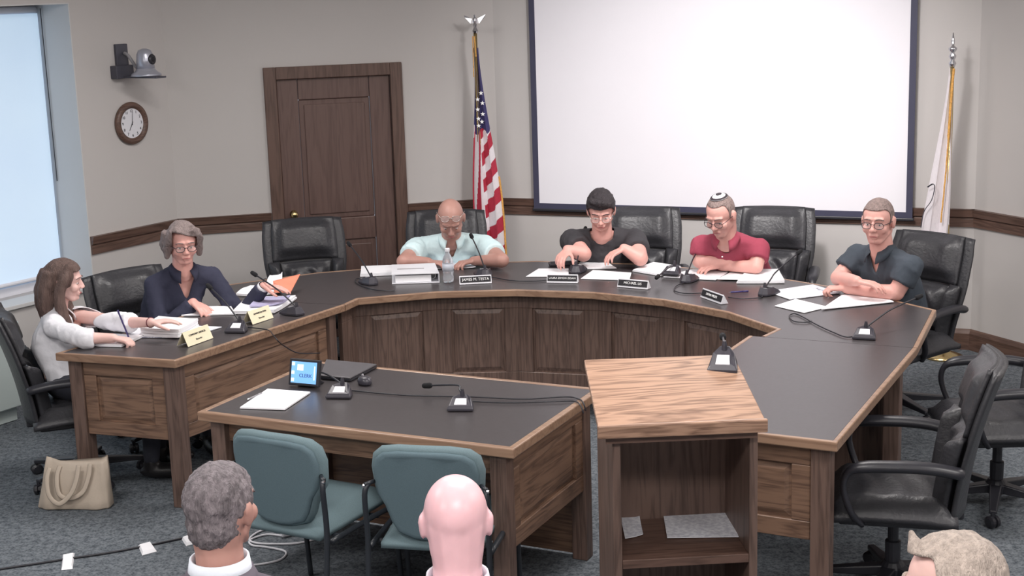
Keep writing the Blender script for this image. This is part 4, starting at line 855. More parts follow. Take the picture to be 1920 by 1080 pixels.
# ------------------------------------------------------------------ cabinet under the window
sc = (at(50, 787, 0)-PBC).dot(dB)
cq = at(50, 787, 0); cabd = (PBC+dB*((cq-PBC).dot(dB))-cq).length-.01
cb = thing('radiator_cabinet', 'pale grey metal cabinet against the wall below the window', 'cabinet', tuple(cq), angB)
L = 1.5; mb = MB(); mb.box((-L/2, cabd/2, .345), (L, cabd, .50)); mb.build('body', CABM, cb, bevel=.006)
mb = MB(); mb.box((-L/2-.01, cabd/2+.02, .05), (L-.04, cabd-.05, .09)); mb.build('plinth', CABM, cb)
mb = MB(); mb.box((-L/2, cabd/2-.004, .60), (L+.01, cabd+.012, .012)); mb.build('top', CABM, cb, bevel=.003)
# ------------------------------------------------------------------ bag
c = at(128, 930, 0); bg = thing('tote_bag', 'beige leather tote bag on the carpet beside the desk leg', 'bag', (-2.195, 6.885, 0), R(-6))
mb = MB(); rs = []
for z, w, d in ((.002, .18, .055), (.01, .186, .06), (.05, .18, .055), (.12, .172, .045), (.19, .165, .035), (.235, .158, .02), (.25, .155, .014)):
    n = 40; rs.append([V(math.copysign(abs(math.cos(a))**.45, math.cos(a))*w+.05*z/.25*.6, math.copysign(abs(math.sin(a))**.6, math.sin(a))*d+.006*math.sin(7*a+z*20), z+.014*math.sin(2*a+1)*(z/.25)) for a in [2*PI*k/n for k in range(n)]])
mb.rings(rs); mb.build('body', BAGM, bg, smooth=True)
for x0, x1, yy, dz in ((-.09, .05, -.055, 0), (-.05, .10, -.03, .02)):
    P = spline([V(x0, yy, .22), V(x0-.012, yy-.02, .17), V(x0+.0, yy-.04, .09), V((x0+x1)/2-.02, yy-.045, .05+dz), V(x1-.03, yy-.04, .10), V(x1, yy-.025, .17), V(x1+.01, yy-.01, .235)], 6)
    mb = MB(); mb.tube(P, .012, 8, flat=.3); mb.build('strap', BAGM, bg, smooth=True)
# ------------------------------------------------------------------ floor cables, tape
def floorline(name, label, pts, r, m, cat='cable', group=None):
    P = [at(x, y, r+.001) for x, y in pts]; c = sum(P, Vector())/len(P); o = thing(name, label, cat, (c.x, c.y, 0), 0, group); mb = MB(); mb.tube(spline(P, 6), r, 8); mb.build('lead', m, o, world=True, smooth=True); return o
floorline('floor_cable', 'thin black cable taped across the grey carpet', [(-60, 1078), (0, 1067), (60, 1058), (125, 1048), (200, 1037), (275, 1023), (357, 1006), (440, 990), (520, 975)], .005, PLA)
floorline('white_power_lead', 'looped white power lead on the carpet under the teal chair', [(530, 1005), (500, 1002), (470, 1012), (472, 1022), (500, 1026), (535, 1034), (528, 1048), (500, 1056), (470, 1060)], .005, WPL, group='white leads under the table')
floorline('white_power_lead', 'white lead curving behind the power strip under the front table', [(620, 995), (600, 1008), (560, 1018), (520, 1020), (480, 1018), (468, 1010), (490, 995), (530, 988), (600, 986)], .005, WPL, group='white leads under the table')
for lab, q in (('white tape square on the floor cable, farthest from the grey-haired man', [(117, 1062), (134, 1060), (137, 1037), (119, 1040)]), ('white tape square on the floor cable, middle of the three', [(268, 1035), (290, 1029), (281, 1016), (262, 1021)]), ('white tape square on the floor cable, next to the grey-haired man', [(350, 1018), (371, 1012), (360, 1001), (343, 1007)])):
    Q = [at(x, y, .0115) for x, y in q]; c = sum(Q, Vector())/4; o = thing('tape_square', lab, 'tape', (c.x, c.y, 0), 0, 'white tape squares on the carpet'); mb = MB(); mb.slab(Q, .0015); d0 = [p-V(0, 0, p.z-.001) + (p-V(c.x, c.y, p.z))*.25 for p in Q]
    for k in range(4): mb.hexa([Q[k], Q[(k+1) % 4], d0[(k+1) % 4], d0[k]], [v+V(0, 0, .0012) for v in (Q[k], Q[(k+1) % 4], d0[(k+1) % 4], d0[k])])
    mb.build('tape', PAP, o, world=True)
a, b2 = at(527, 1006, 0), at(627, 988, 0); c = (a+b2)/2; pw = thing('power_strip', 'white power strip on the floor under the front table', 'power strip', tuple(c), math.atan2((b2-a).y, (b2-a).x)); L = (b2-a).length
mb = MB(); mb.box((0, 0, .02), (L, .05, .036)); mb.build('housing', WPL, pw, bevel=.006)
for k in range(5): mb = MB(); mb.box((-L*.35+k*L*.16, 0, .0385), (.03, .03, .002)); mb.build('socket', GPL, pw)
# ------------------------------------------------------------------ people
SK1 = mat('skin_fair_pink', (222, 168, 158), .5, noise_s=14, noise_a=.06, sss=.08)
SK2 = mat('skin_tan', (182, 138, 127), .5, noise_s=14, noise_a=.07, sss=.08)
SK3 = mat('skin_pale', (226, 186, 178), .5, noise_s=12, noise_a=.06, sss=.08)
SK4 = mat('skin_scalp_pink', (236, 190, 196), .38, noise_s=16, noise_a=.06, sss=.08)
LIP = mat('lips', (176, 104, 104), .5, noise_s=40, noise_a=.05)
EYW = mat('eye_white', (214, 208, 206), .3, noise_s=20, noise_a=.02); IRI = mat('iris_dark', (52, 40, 36), .3, noise_s=20, noise_a=.05)
def hairm(name, c, a=.25): return mat(name, c, .6, noise_s=30, noise_a=a, bump=.9, bump_s=90, aniso=(2.6, 2.6, .45))
H_BR = hairm('hair_brown', (104, 84, 78)); H_GR = hairm('hair_grey_brown', (136, 122, 120)); H_BK = hairm('hair_black', (52, 46, 50)); H_SG = hairm('hair_salt_pepper', (124, 116, 120), .45)
H_SH = hairm('hair_short_grey', (140, 122, 118)); H_BL = hairm('hair_blond_grey', (182, 168, 158), .25); H_ST = hairm('stubble_grey', (150, 120, 112))
def cloth(name, c, r=.85): return mat(name, c, r, noise_s=8, noise_a=.05, bump=.9, bump_s=11)
TRO = cloth('dark_trousers', (48, 50, 60)); SHOE = mat('shoe_leather', (36, 34, 36), .4, noise_s=10, noise_a=.05)
GLD = mat('glasses_frame', (52, 40, 46), .35, noise_s=20, noise_a=.05); GLP = mat('glasses_frame_pale', (196, 184, 178), .25, metal=.6, noise_s=20, noise_a=.03)
CLENS = mat('spectacle_lens', (240, 244, 250), .05, alpha=.12)

def ik(S, W, l1, l2, pole):
    d = W-S; L = d.length
    if L > (l1+l2)*.995: k = L/((l1+l2)*.995); l1 *= k; l2 *= k
    if L < abs(l1-l2)+.02: L = abs(l1-l2)+.02
    u = d.normalized(); a = (l1*l1-l2*l2+L*L)/(2*L); h = math.sqrt(max(0, l1*l1-a*a)); p = pole-u*pole.dot(u); p.normalize()
    return S+u*a+p*h
def hand(mb, W, f, n, side, curl=.35, spread=.16, k=.95, thumb=.6, pointing=None):
    f = f.normalized(); n = (n-f*n.dot(f)).normalized(); s = f.cross(n)*(1 if side > 0 else -1)
    mb.ell(W+f*.05*k+s*.004, (.039*k, .013*k, .05*k), Matrix((s, n, f)).transposed(), 14, 10)
    kn = [W+f*.083*k+s*.029*k, W+f*.089*k+s*.010*k, W+f*.086*k-s*.010*k, W+f*.078*k-s*.029*k]
    for i, K in enumerate(kn): mb.limb(W+f*.008+s*(.014-.009*i)*k, K, .0135*k, .0115*k, 10)
    for i, (K, L) in enumerate(zip(kn, (.072, .080, .074, .058))):
        c = curl*(1+.08*i) if not (pointing is not None and i == 0) else pointing
        d0 = (f+s*spread*(1.5-i)/1.5*.6).normalized(); p = K
        for a, fl, r0, r1 in ((c*.55, .44, .0098, .0088), (c*1.35, .31, .0088, .008), (c*1.95, .25, .008, .0068)):
            q = p+(d0*math.cos(a)+n*math.sin(a))*L*fl*k; mb.limb(p, q, r0*k, r1*k, 10); p = q
    p = W+f*.022*k+s*.026*k+n*.004; d = (f*.62+s*.72+n*.25).normalized()
    for L, r0, r1, b in ((.042, .0145, .0115, 0), (.032, .0112, .0100, .35), (.026, .010, .008, .6)):
        dd = (d+f*b*thumb-s*b*thumb*.7+n*b*.25).normalized(); q = p+dd*L*k; mb.limb(p, q, r0*k, r1*k, 10); p = q
def head_prims(mb, H, k=1.0, jaw=1.0, nose=1.0):
    P = lambda x, y, z: H @ (V(x, y, z)*k); Rm = H.to_3x3()
    E = lambda c, r: mb.ell(P(*c), tuple(q*k for q in r), Rm, 24, 16)
    L = lambda a, b, r0, r1: mb.limb(P(*a), P(*b), r0*k, r1*k, 12)
    L((0, -.030, .0), (0, -.034, -.115), .073, .056)
    E((0, -.014, .030), (.076, .096, .086)); E((0, .022, -.022), (.062*jaw, .064, .086)); E((0, .052, -.088), (.030*jaw, .027, .021))
    for s in (-1, 1):
        L((s*.048*jaw, -.004, -.055), (s*.022*jaw, .050, -.092), .019, .017); E((s*.038, .058, -.026), (.026, .024, .026)); E((s*.079, -.010, -.004), (.010, .021, .034)); E((s*.084, -.018, .006), (.006, .015, .020))
        L((s*.012, .078, .030), (s*.042, .068, .026), .0115, .010); E((s*.0115, .096, -.027), (.0085, .010, .008))
        E((s*.031, .0665, .012), (.0155, .012, .011))
    L((0, .080, .018), (0, .104*nose, -.022), .0075, .0115)
    L((-.018, .083, -.056), (.018, .083, -.056), .0075, .0075); L((-.015, .081, -.066), (.015, .081, -.066), .0075, .0075)
    L((0, .066, -.088), (0, .074, -.088), .014, .012)
def face_parts(body, H, k=1.0, hair=None, brow=1, down=.5, glasses=None, up=0.0, lip=LIP, moustache=None):
    P = lambda x, y, z: H @ (V(x, y, z)*k); Rm = H.to_3x3()
    for s in (-1, 1):
        mb = MB(); mb.ell(P(s*.031, .0692, .001), (.0115*k, .0112*k, .0046*k), Rm, 14, 10); o = mb.build('eye', EYW, body, smooth=True)
        mb = MB(); d = V(0, 1, -down).normalized(); c = V(s*.031, .0692, .001)+V(0, .0078, -.002*down); mb.ell(P(c.x, c.y, c.z), (.0048*k, .0042*k, .0046*k), Rm, 10, 8); mb.build('iris', IRI, o, smooth=True)
        if hair:
            mb = MB(); mb.tube(spline([P(s*.014, .0915, .031), P(s*.031, .0865, .034), P(s*.051, .069, .025)], 4), .0042*k*brow, 8, flat=.6); mb.build('eyebrow', hair, body, smooth=True)
    mb = MB(); mb.tube(spline([P(-.021, .0845, -.061), P(0, .0925, -.058), P(.021, .0845, -.061)], 5), [.0015]+[.004]*9+[.0015], 8, flat=.7); mb.build('lips', lip, body, smooth=True)
    if glasses:
        z = up; g = MB()
        def G(x, y, zz):
            if not z: return P(x, y, zz)
            a = R(38); zz2 = zz-.0; return P(x, .070+(y-.098)*math.cos(a)-(zz2)*math.sin(a), .076+(zz2)*math.cos(a)+(y-.098)*math.sin(a)*-1+.0)
        for s in (-1, 1):
            ring = [G(s*.0325+.0235*math.copysign(abs(math.cos(a))**.75, math.cos(a)), .0995-.004*abs(math.cos(a)), .001+.0165*math.copysign(abs(math.sin(a))**.75, math.sin(a))) for a in [2*PI*j/20 for j in range(20)]]
            g.tube(ring, .0018*k, 6, closed=True)
            g.tube([G(s*.056, .096, .007), G(s*.070, .06, .007), G(s*.0815, -.005, .006)] if not z else [G(s*.056, .096, .004), P(s*.078, .02, .07), P(s*.082, -.02, .045)], .0018*k, 6)
        g.tube(spline([G(-.009, .1005, .006), G(0, .103, .010), G(.009, .1005, .006)], 4), .0018*k, 6)
        go = g.build('glasses', glasses, body, smooth=True)
        for s in (-1, 1):
            ring = [G(s*.0325+.0225*math.copysign(abs(math.cos(a))**.75, math.cos(a)), .0992, .001+.0155*math.copysign(abs(math.sin(a))**.75, math.sin(a))) for a in [2*PI*j/20 for j in range(20)]]
            m = MB(); m.add(ring, [list(range(20))]); m.build('lens', CLENS, go)
def nz(p, s): return noise.noise(Vector(p)*s)

def person(label, hip, ang, head, hyaw=0, hpitch=0, hroll=0, skin=SK1, shirt=None, sleeve='short', wr=None, hd=None, hn=None, curl=(.5, .5), pole=None,
           sw=.185, belly=0, bust=0, k=1.0, jaw=1.0, hair=None, hairfn=None, glasses=None, up=0, neckcut='v', collar=None, seat=.47, trousers=TRO, brow=1, down=.5, browm=None, arm=1.0, elb=None, twist=0, legs=True, name='person', tk=1.0, bit=3):
    """hip: plan point; ang: facing; head: world centre; wr: (right wrist, left wrist) world; everything is built in the person's own frame"""
    t = thing(name, label, 'person', (hip[0], hip[1], 0), ang-PI/2); Mi = MW[t.name].inverted()
    Hc = Mi @ Vector(head); Hm = Matrix.Translation(Hc) @ (Matrix.Rotation(R(hyaw), 4, 'Z') @ Matrix.Rotation(R(-hpitch), 4, 'X') @ Matrix.Rotation(R(hroll), 4, 'Y'))
    pel = V(0, 0, seat+.09)
    nb = Hc+(Hm.to_3x3() @ V(0, -.022, -.085))*k+V(0, -.025, -.075)   # base of neck
    sp = nb-pel; 
    def S(f, off=0): return pel+sp*f+V(0, -.03*math.sin(f*PI)+off, 0)
    Tw = Matrix.Rotation(R(twist), 3, 'Z')
    shc = S(.86)
    sh = [shc+Tw @ V(sw, .0, -.005), shc+Tw @ V(-sw, .0, -.005)]
    wl = [Mi @ Vector(w) for w in wr]
    for i in (0, 1):
        d = wl[i]-sh[i]; sh[i] = sh[i]+d.normalized()*.025
    el = []
    for i in (0, 1):
        if elb and elb[i] is not None: el.append(Mi @ Vector(elb[i]))
        else:
            pl = Vector(pole[i]) if pole else V((1 if i == 0 else -1)*.7, -.3, -.8)
            el.append(ik(sh[i], wl[i], .285*k, .25*k, pl))
    def torso(mb, g, bottom=0):
        R0 = frame(sp, V(1, 0, 0))
        F = Matrix((Tw @ V(1, 0, 0), R0.col[2].cross(Tw @ V(1, 0, 0)), R0.col[2])).transposed()
        sec = [(-.10, .150, .115), (.0, .168+belly*.4, .122+belly*.4), (.18, .158+belly, .118+belly), (.36, .155+belly*.9, .118+belly*.8+bust*.3), (.54, .162+belly*.5, .118+belly*.3+bust), (.68, .168+belly*.2, .112+bust*.6), (.80, .160, .098), (.90, .115, .075), (.98, .062, .058)]
        rs = []; n = 28
        for f, w, d in sec:
            c = S(f)+F.col[1]*(belly*.5*math.sin(max(0, min(1, f))*PI)); w = w*tk+g; d = d*tk+g; Q = F if f > .15 else Matrix.Identity(3)
            rs.append([c+Q.col[0]*w*math.copysign(abs(math.cos(a))**.85, math.cos(a))+Q.col[1]*d*math.copysign(abs(math.sin(a))**.85, math.sin(a)) for a in [2*PI*j/n for j in range(n)]])
        mb.rings(rs)
        a, b = sh; m1 = S(.88); 
        for q in (a, b): mb.limb(m1+(q-m1)*.25, q, .066+g, .052*arm+g, 16); mb.limb(S(.985), q+V(0, 0, .012), .036+g, .036+g, 14)
        if bust:
            for s in (-1, 1): mb.ell(S(.58)+F.col[0]*s*.075+F.col[1]*.085, (.062+g, .055+g, .062+g))
    # body: torso, arms, hands, neck, head in one surface
    mb = MB(); torso(mb, -.012)
    for i in (0, 1):
        mb.limb(sh[i], el[i], .048*arm, .040*arm); mb.limb(el[i], wl[i], .041*arm, .027*(.5+.5*arm)); sd = 1 if i == 0 else -1
        f = (Mi.to_3x3() @ Vector(hd[i])) if hd and hd[i] is not None else (wl[i]-el[i]); n = (Mi.to_3x3() @ Vector(hn[i])) if hn and hn[i] is not None else V(0, 0, -1)
        hand(mb, wl[i], f, n, sd, curl[i], k=.97*k)
    mb.limb(nb-(nb-Hc)*-.02-V(0, 0, .02), Hc+Hm.to_3x3() @ V(0, -.026, -.05)*k, .062*k*(.85+.15*arm), .056*k*(.85+.15*arm)); mb.ell(Hc+Hm.to_3x3() @ V(0, -.038, -.048)*k, (.066*k, .050*k, .070*k), Hm.to_3x3())
    head_prims(mb, Hm, k, jaw, .965 if bust >= .03 else 1.0)
    hips = [pel+V(.09, .02, -.02), pel+V(-.09, .02, -.02)]; kn = [V(.12, .43, seat+.05), V(-.12, .43, seat+.05)]; an = [V(.12, .40, .09), V(-.12, .40, .09)]
    body = mb.remesh('body', skin, t, voxel=.0052, it=bit)
    face_parts(body, Hm, k, browm or hair, brow, down, glasses, up)
    # trousers and shoes
    if legs:
        mb = MB(); mb.ell(pel-V(0, 0, .01), (.175+belly*.3, .13+belly*.2, .10))
        for i in (0, 1): mb.limb(hips[i], kn[i], .082, .060); mb.limb(kn[i], an[i], .060, .042, fb=True)
        mb.remesh('trousers', trousers, t, voxel=.014, it=4)
        for i in (0, 1):
            mb = MB(); a = an[i]; mb.ell(V(a.x, a.y+.06, .045), (.045, .13, .04)); mb.limb(V(a.x, a.y, .05), V(a.x, a.y, .10), .042, .040); mb.remesh('shoe', SHOE, t, voxel=.01, it=2)
    # shirt
    if shirt:
        mb = MB(); torso(mb, .006)
        for i in (0, 1):
            if sleeve == 'short':
                e = sh[i].lerp(el[i], .62); mb.limb(sh[i], e, .060*arm+.004, .060*arm+.004, 20, fb=True)
            elif sleeve == 'rolled':
                mb.limb(sh[i], el[i], .060*arm+.003, .050); e = el[i].lerp(wl[i], .30); mb.limb(el[i], e, .052, .047, 20, fb=True); mb.limb(el[i].lerp(wl[i], .2), e, .052, .051, 20, True, True)
            else:
                mb.limb(sh[i], el[i], .060*arm, .053*arm); mb.limb(el[i], el[i].lerp(wl[i], .93), .053*arm, .040, 20, fb=True)
        Nk = nb; r3 = Hm
        def cut(p):
            q = p-Nk; rr = math.hypot(q.x, q.y*.95)
            if neckcut == 'v': return (rr < .060 and q.z > -.02) or (q.y > .0 and q.z > -.13 and abs(q.x) < .004+.052*(q.z+.13)/.13 and q.y > -.02)
            if neckcut == 'deep': return (rr < .062 and q.z > -.02) or (q.y > .0 and q.z > -.17 and abs(q.x) < .004+.060*(q.z+.17)/.17)
            if neckcut == 'crew': return rr < .076 and q.z > -.03 or (q.y > 0 and q.z > -.055 and abs(q.x) < .062)
            return rr < .058 and q.z > -.0
        mb.remesh('shirt', shirt, t, voxel=.0095, it=5, cut=cut, disp=lambda p, n: max(.0005, .008*nz(p, 8)+.006*(1-abs(nz((p.x*1.5, p.y*1.5, p.z*.8), 13))*2.2)-.002+.002*nz(p, 40)), solid=.003)
        if collar:
            z0 = nb.z; g0 = R(24) if neckcut != 'back' else R(12); n = 30; A = []; B_ = []
            for j in range(n+1):
                a = PI/2+g0+(2*PI-2*g0)*j/n; c, s = math.cos(a), math.sin(a); fr = max(0, (s-.2))/.8
                A.append(nb+V(c*.060, s*.058+.004, .030-.040*fr)); B_.append(nb+V(c*(.082+.012*fr), s*(.078+.02*fr)+.002, -.012-.062*fr*(1 if neckcut != 'back' else .3)))
            mb = MB(); mid = [(p+q)/2+(V(p.x-nb.x, p.y-nb.y, 0).normalized()*.010) for p, q in zip(A, B_)]
            o = len(A); mb.add(A+mid+B_, [(i, i+1, o+i+1, o+i) for i in range(n)]+[(o+i, o+i+1, 2*o+i+1, 2*o+i) for i in range(n)])
            mb.build('collar', collar, t, smooth=True, solid=.005)
    info = dict(t=t, body=body, H=Hm, nb=nb, sh=sh, el=el, wl=wl, k=k, Mi=Mi, S=S)
    if hairfn: hairfn(info, hair)
    return info
# hair builders -----------------------------------------------------
def hair_shell(info, m, g=.010, front=.055, zf=.045, side=-.02, back=-.07, amp=.004, extra=None, voxel=.0055, top=0, sc=40, name='hair'):
    """cap of hair on the skull, open at the face"""
    H = info['H']; k = info['k']; Hi = H.inverted(); mb = MB(); Rm = H.to_3x3()
    mb.ell(H @ (V(0, -.014, .032+top/2)*k), tuple(q*k for q in (.076+g, .096+g, .086+g+top/2)), Rm, 36, 24)
    mb.ell(H @ (V(0, -.045, -.02)*k), tuple(q*k for q in (.062+g, .060+g, .070+g)), Rm, 30, 20)
    if extra: extra(mb, H, k)
    def cut(p):
        q = Hi @ p/k
        return not keep(q)
    def keep(q):
        if q.y > .02: return q.z > zf+.10*max(0, front-.02-(q.y-.02)) if q.y > front else q.z > zf-(front-q.y)*.9
        if q.y > -.02: return q.z > side
        return q.z > back
    return mb.remesh(name, m, info['t'], voxel=voxel, it=2, cut=cut, disp=lambda p, n: amp*nz(Hi @ p, sc)+amp*.6*nz(Hi @ p, sc*2.3), solid=.004)
def short_hair(**kw): return lambda info, m: hair_shell(info, m, **kw)
def long_brown(info, m):
    H = info['H']; k = info['k']; Hi = H.inverted(); Rm = H.to_3x3()
    P = lambda x, y, z: H @ (V(x, y, z)*k)
    def ex(mb, H, k):
        for s in (-1, 1):
            mb.tube(spline([P(s*.045, .03, .10), P(s*.078, .01, .03), P(s*.088, -.01, -.05), P(s*.088, .0, -.13), P(s*.075, .03, -.20), P(s*.065, .05, -.245)], 5), [.025, .026, .03, .032, .034, .034, .036]+[.036]*12+[.03, .028, .026, .024, .02, .016, .012], 12, flat=.8)
            mb.tube(spline([P(s*.045, -.07, .05), P(s*.06, -.09, -.04), P(s*.062, -.085, -.13), P(s*.05, -.07, -.22)], 5), [.04]*12+[.034, .03, .026, .022], 12)
        mb.tube(spline([P(0, -.08, .05), P(0, -.105, -.04), P(0, -.10, -.13), P(0, -.085, -.23)], 5), [.05]*12+[.04, .036, .03, .026], 12)
    mb = MB(); mb.ell(P(0, -.012, .036), tuple(q*k for q in (.087, .104, .092)), Rm, 36, 24); ex(mb, H, k)
    def cut(p):
        q = Hi @ p/k
        return (q.y > .045 and q.z > -.10 and q.z < .090-.4*(q.y-.045)-.25*abs(q.x) and abs(q.x) < .066) or (q.y > .028 and abs(q.x) < .05 and q.z < .05 and q.z > -.12)
    mb.remesh('hair', m, info['t'], voxel=.0065, it=9, cut=cut, disp=lambda p, n: .005*nz((Hi @ p)*1.0, 22)+.0022*math.sin(((Hi @ p).x+(Hi @ p).y*.6)*190+3*nz(p, 9)), solid=.004)
def bob_grey(info, m):
    H = info['H']; k = info['k']; Hi = H.inverted(); Rm = H.to_3x3(); P = lambda x, y, z: H @ (V(x, y, z)*k); mb = MB()
    mb.ell(P(0, -.012, .038), tuple(q*k for q in (.086, .104, .088)), Rm, 36, 24)
    for s in (-1, 1):
        mb.tube(spline([P(s*.03, .055, .105), P(s*.072, .035, .06), P(s*.084, .008, .0), P(s*.086, .0, -.045), P(s*.092, .01, -.085)], 5), [.026]*6+[.027]*8+[.026, .024, .022, .019, .016, .012, .009], 12)
        mb.tube(spline([P(s*.06, -.06, .05), P(s*.075, -.06, -.02), P(s*.078, -.045, -.08)], 5), [.045]*6+[.04, .034, .03, .026, .02], 12)
    mb.ell(P(0, -.07, -.03), (.075, .055, .07), Rm)
    def cut(p):
        q = Hi @ p/k
        return (q.y > .03 and q.z < .078+.28*q.x and q.z > -.12 and abs(q.x) < .070)
    mb.remesh('hair', m, info['t'], voxel=.006, it=9, cut=cut, disp=lambda p, n: .005*nz((Hi @ p), 26)+.003*nz(Hi @ p, 70), solid=.004)
def swept(info, m):
    H = info['H']; k = info['k']; P = lambda x, y, z: H @ (V(x, y, z)*k)
    def ex(mb, H, k): mb.tube(spline([P(-.06, .055, .085), P(-.02, .075, .105), P(.04, .06, .11), P(.07, .02, .09)], 5), [.018]*5+[.022]*6+[.02, .018, .015, .012, .010], 12)
    hair_shell(info, m, g=.012, front=.06, zf=.066, side=-.015, back=-.06, amp=.006, extra=ex, top=.01)

W_ = lambda px, py, z: at(px, py, z)
hdr = lambda a, dz=0: V(math.cos(R(a)), math.sin(R(a)), dz)
CH = 'black leather office chair '
# woman in white blouse
hp = V(-2.31, 7.36, 0)
WB_ = cloth('white_blouse', (236, 236, 242)); 
I = person('person in a white blouse with long brown hair, writing on a notepad', hp, R(4), at(121, 527, 1.04), hyaw=4, hpitch=8, seat=.44, tk=.84, skin=SK3, shirt=WB_, sleeve='rolled', neckcut='deep', collar=WB_, hair=H_BR, hairfn=long_brown,
           wr=(W_(212, 634, .80), W_(284, 605, .86)), hd=(hdr(-5, -.18), hdr(10, .05)), curl=(1.05, .28), sw=.155, bust=.03, k=.93, jaw=.9, arm=.78, trousers=TRO, brow=.7, down=.3, elb=(W_(160, 634, .81), W_(232, 604, .83)))
def band(info, i, f, r, m, name, w=.006):
    p = info['el'][i].lerp(info['wl'][i], f); d = (info['wl'][i]-info['el'][i]).normalized(); mb = MB(); mb.tube([p-d*w, p+d*w], r, 18); mb.build(name, m, info['t'], smooth=True)
band(I, 1, .97, .027, mat('bracelet_red', (110, 44, 56), .6, noise_s=40, noise_a=.05), 'bracelet', .002)
mb = MB(); e = I['H'] @ V(.076, -.008, -.034); mb.ell(e, .004, nu=8, nv=6); mb.build('earring', CHR, I['body'])
w = I['wl'][0]; wp = MW[I['t'].name] @ w
o = thing('pen', 'dark pen held upright by the woman in the white blouse', 'pen', tuple(at(241, 634, .775)), 0, 'pens on the dais'); a = at(241, 632, .772); b2 = a+V(-.035, -.01, .125)
mb = MB(); mb.tube([a, b2], .0045); mb.build('barrel', BLUI, o, world=True); mb = MB(); mb.tube([b2-V(0, 0, .0), b2+(b2-a)*.15], .005); mb.build('cap', BLUI, o, world=True)
place_exec(-2.27, 7.33, R(20), CH+'under the woman in the white blouse', .86)
# woman in navy
NV = cloth('navy_blouse', (46, 48, 68))
I = person('person in a navy blouse with glasses and grey bobbed hair, arm stretched out', (-1.98, 8.0), R(-62), at(343, 456, 1.14), hyaw=-6, hpitch=12, skin=SK1, shirt=NV, sleeve='long', neckcut='deep', collar=NV, hair=H_GR, hairfn=bob_grey, glasses=GLD,
           wr=(W_(362, 567, .82), W_(494, 537, .88)), hd=(hdr(-40, -.35), hdr(-2, -.1)), curl=(.35, .3), tk=.93, sw=.165, bust=.03, k=.97, arm=.9, jaw=.95, pole=((.8, -.2, -.6), (-.3, .3, -.8)))
band(I, 1, .96, .033, WPL, 'cuff', .012); band(I, 1, 1.0, .031, GLD, 'bracelet', .003)
place_exec(-1.98, 7.99, R(-44), CH+'behind the woman in navy', .86)
# empty chair by the door
place_exec(-1.29, 9.22, R(-76), CH+'standing empty in front of the wooden door')
# man in mint polo
MT = cloth('mint_polo', (212, 236, 240))
def flap(info, p, m, s=.02, name='chest_logo'):
    pass
I = person('person in a mint polo shirt, bald, looking down with glasses on the forehead', (-.40, 9.32), R(-90), at(845, 411, 1.06), hyaw=2, hpitch=38, skin=SK2, shirt=MT, sleeve='short', neckcut='v', collar=MT, hair=None, browm=H_ST, glasses=GLP, up=1,
           wr=(W_(803, 491, .80), W_(888, 489, .80)), hd=(hdr(-22, -.05), hdr(-150, -.05)), curl=(.55, .9), sw=.215, belly=.03, arm=1.12, jaw=1.08, k=1.04, elb=(W_(757, 490, .82), W_(941, 488, .82)), down=1)
lg = I['S'](.60)+V(-.085, .145, 0)
hit = None
mb = MB(); mb.hexa([lg+V(-.016, .02, -.010), lg+V(.012, .02, -.012), lg+V(.014, .02, .006), lg+V(-.014, .02, .010)], [lg+V(-.016, .022, -.010), lg+V(.012, .022, -.012), lg+V(.014, .022, .006), lg+V(-.014, .022, .010)])
place_exec(-.43, 9.38, R(-90), CH+'behind the man in the mint polo')
# person in black tee
BT = cloth('black_tee', (58, 56, 60))
I = person('person in a black short-sleeved shirt with glasses and short dark hair', (.66, 9.2), R(-98), at(1127, 396, 1.10), hyaw=2, hpitch=26, skin=SK1, shirt=BT, sleeve='short', neckcut='crew', hair=H_BK, hairfn=swept, glasses=GLP,
           wr=(W_(1064, 468, .885), W_(1170, 466, .89)), hd=(hdr(-125, -.5), hdr(-160, -.35)), curl=(.7, .55), elb=(W_(1094, 476, .85), W_(1200, 484, .83)), sw=.195, belly=.06, bust=.02, arm=1.22, jaw=1.05, k=1.0, down=1)
place_exec(.82, 9.25, R(-98), CH+'behind the person in the black shirt')
# man in red polo
RP = cloth('red_polo', (156, 64, 84))
I = person('person in a red polo shirt with a knitted skullcap, arms crossed on the desk', (1.47, 8.86), R(-112), at(1351, 404, 1.13), hyaw=-14, hpitch=26, hroll=0, skin=SK1, shirt=RP, sleeve='short', neckcut='v', collar=RP, hair=H_SH, hairfn=short_hair(g=.002, front=.03, zf=.09, side=-.005, back=-.06, amp=.0015), glasses=GLD,
           wr=(W_(1372, 489, .84), W_(1352, 499, .80)), hd=(hdr(0, -.05), hdr(195, -.02)), curl=(.4, .5), sw=.195, belly=.01, arm=1.02, k=1.02, elb=(W_(1311, 490, .83), W_(1418, 500, .82)), down=1, browm=H_SH)
KP = mat('skullcap_white', (232, 230, 236), .8, noise_s=120, noise_a=.1); KD = mat('skullcap_dark_band', (56, 48, 54), .8, noise_s=120, noise_a=.2)
Hm = I['H']; mb = MB(); Rm = Hm.to_3x3() @ Matrix.Rotation(R(12), 3, 'X'); c = Hm @ V(0, -.016, .035)
def capring(mb, f0, f1, rr=.094):
    rs = []
    for f in (f0, (f0+f1)/2, f1): rs.append([c+Rm @ V(.080*math.cos(f)*math.cos(a), .100*math.cos(f)*math.sin(a), .092*math.sin(f)) for a in [2*PI*j/28 for j in range(28)]])
    mb.rings(rs)
capring(mb, R(52), R(89)); kc = mb.build('skullcap', KP, I['t'], smooth=True); kc['label'] = 'white skullcap with dark pattern'
mb = MB(); c = c+Rm @ V(0, 0, .0012); capring(mb, R(54), R(60)); mb.build('pattern_band', KD, kc, smooth=True)
mb = MB(); c = c+Rm @ V(0, 0, .0012); capring(mb, R(78), R(89)); mb.build('pattern_crown', KD, kc, smooth=True)
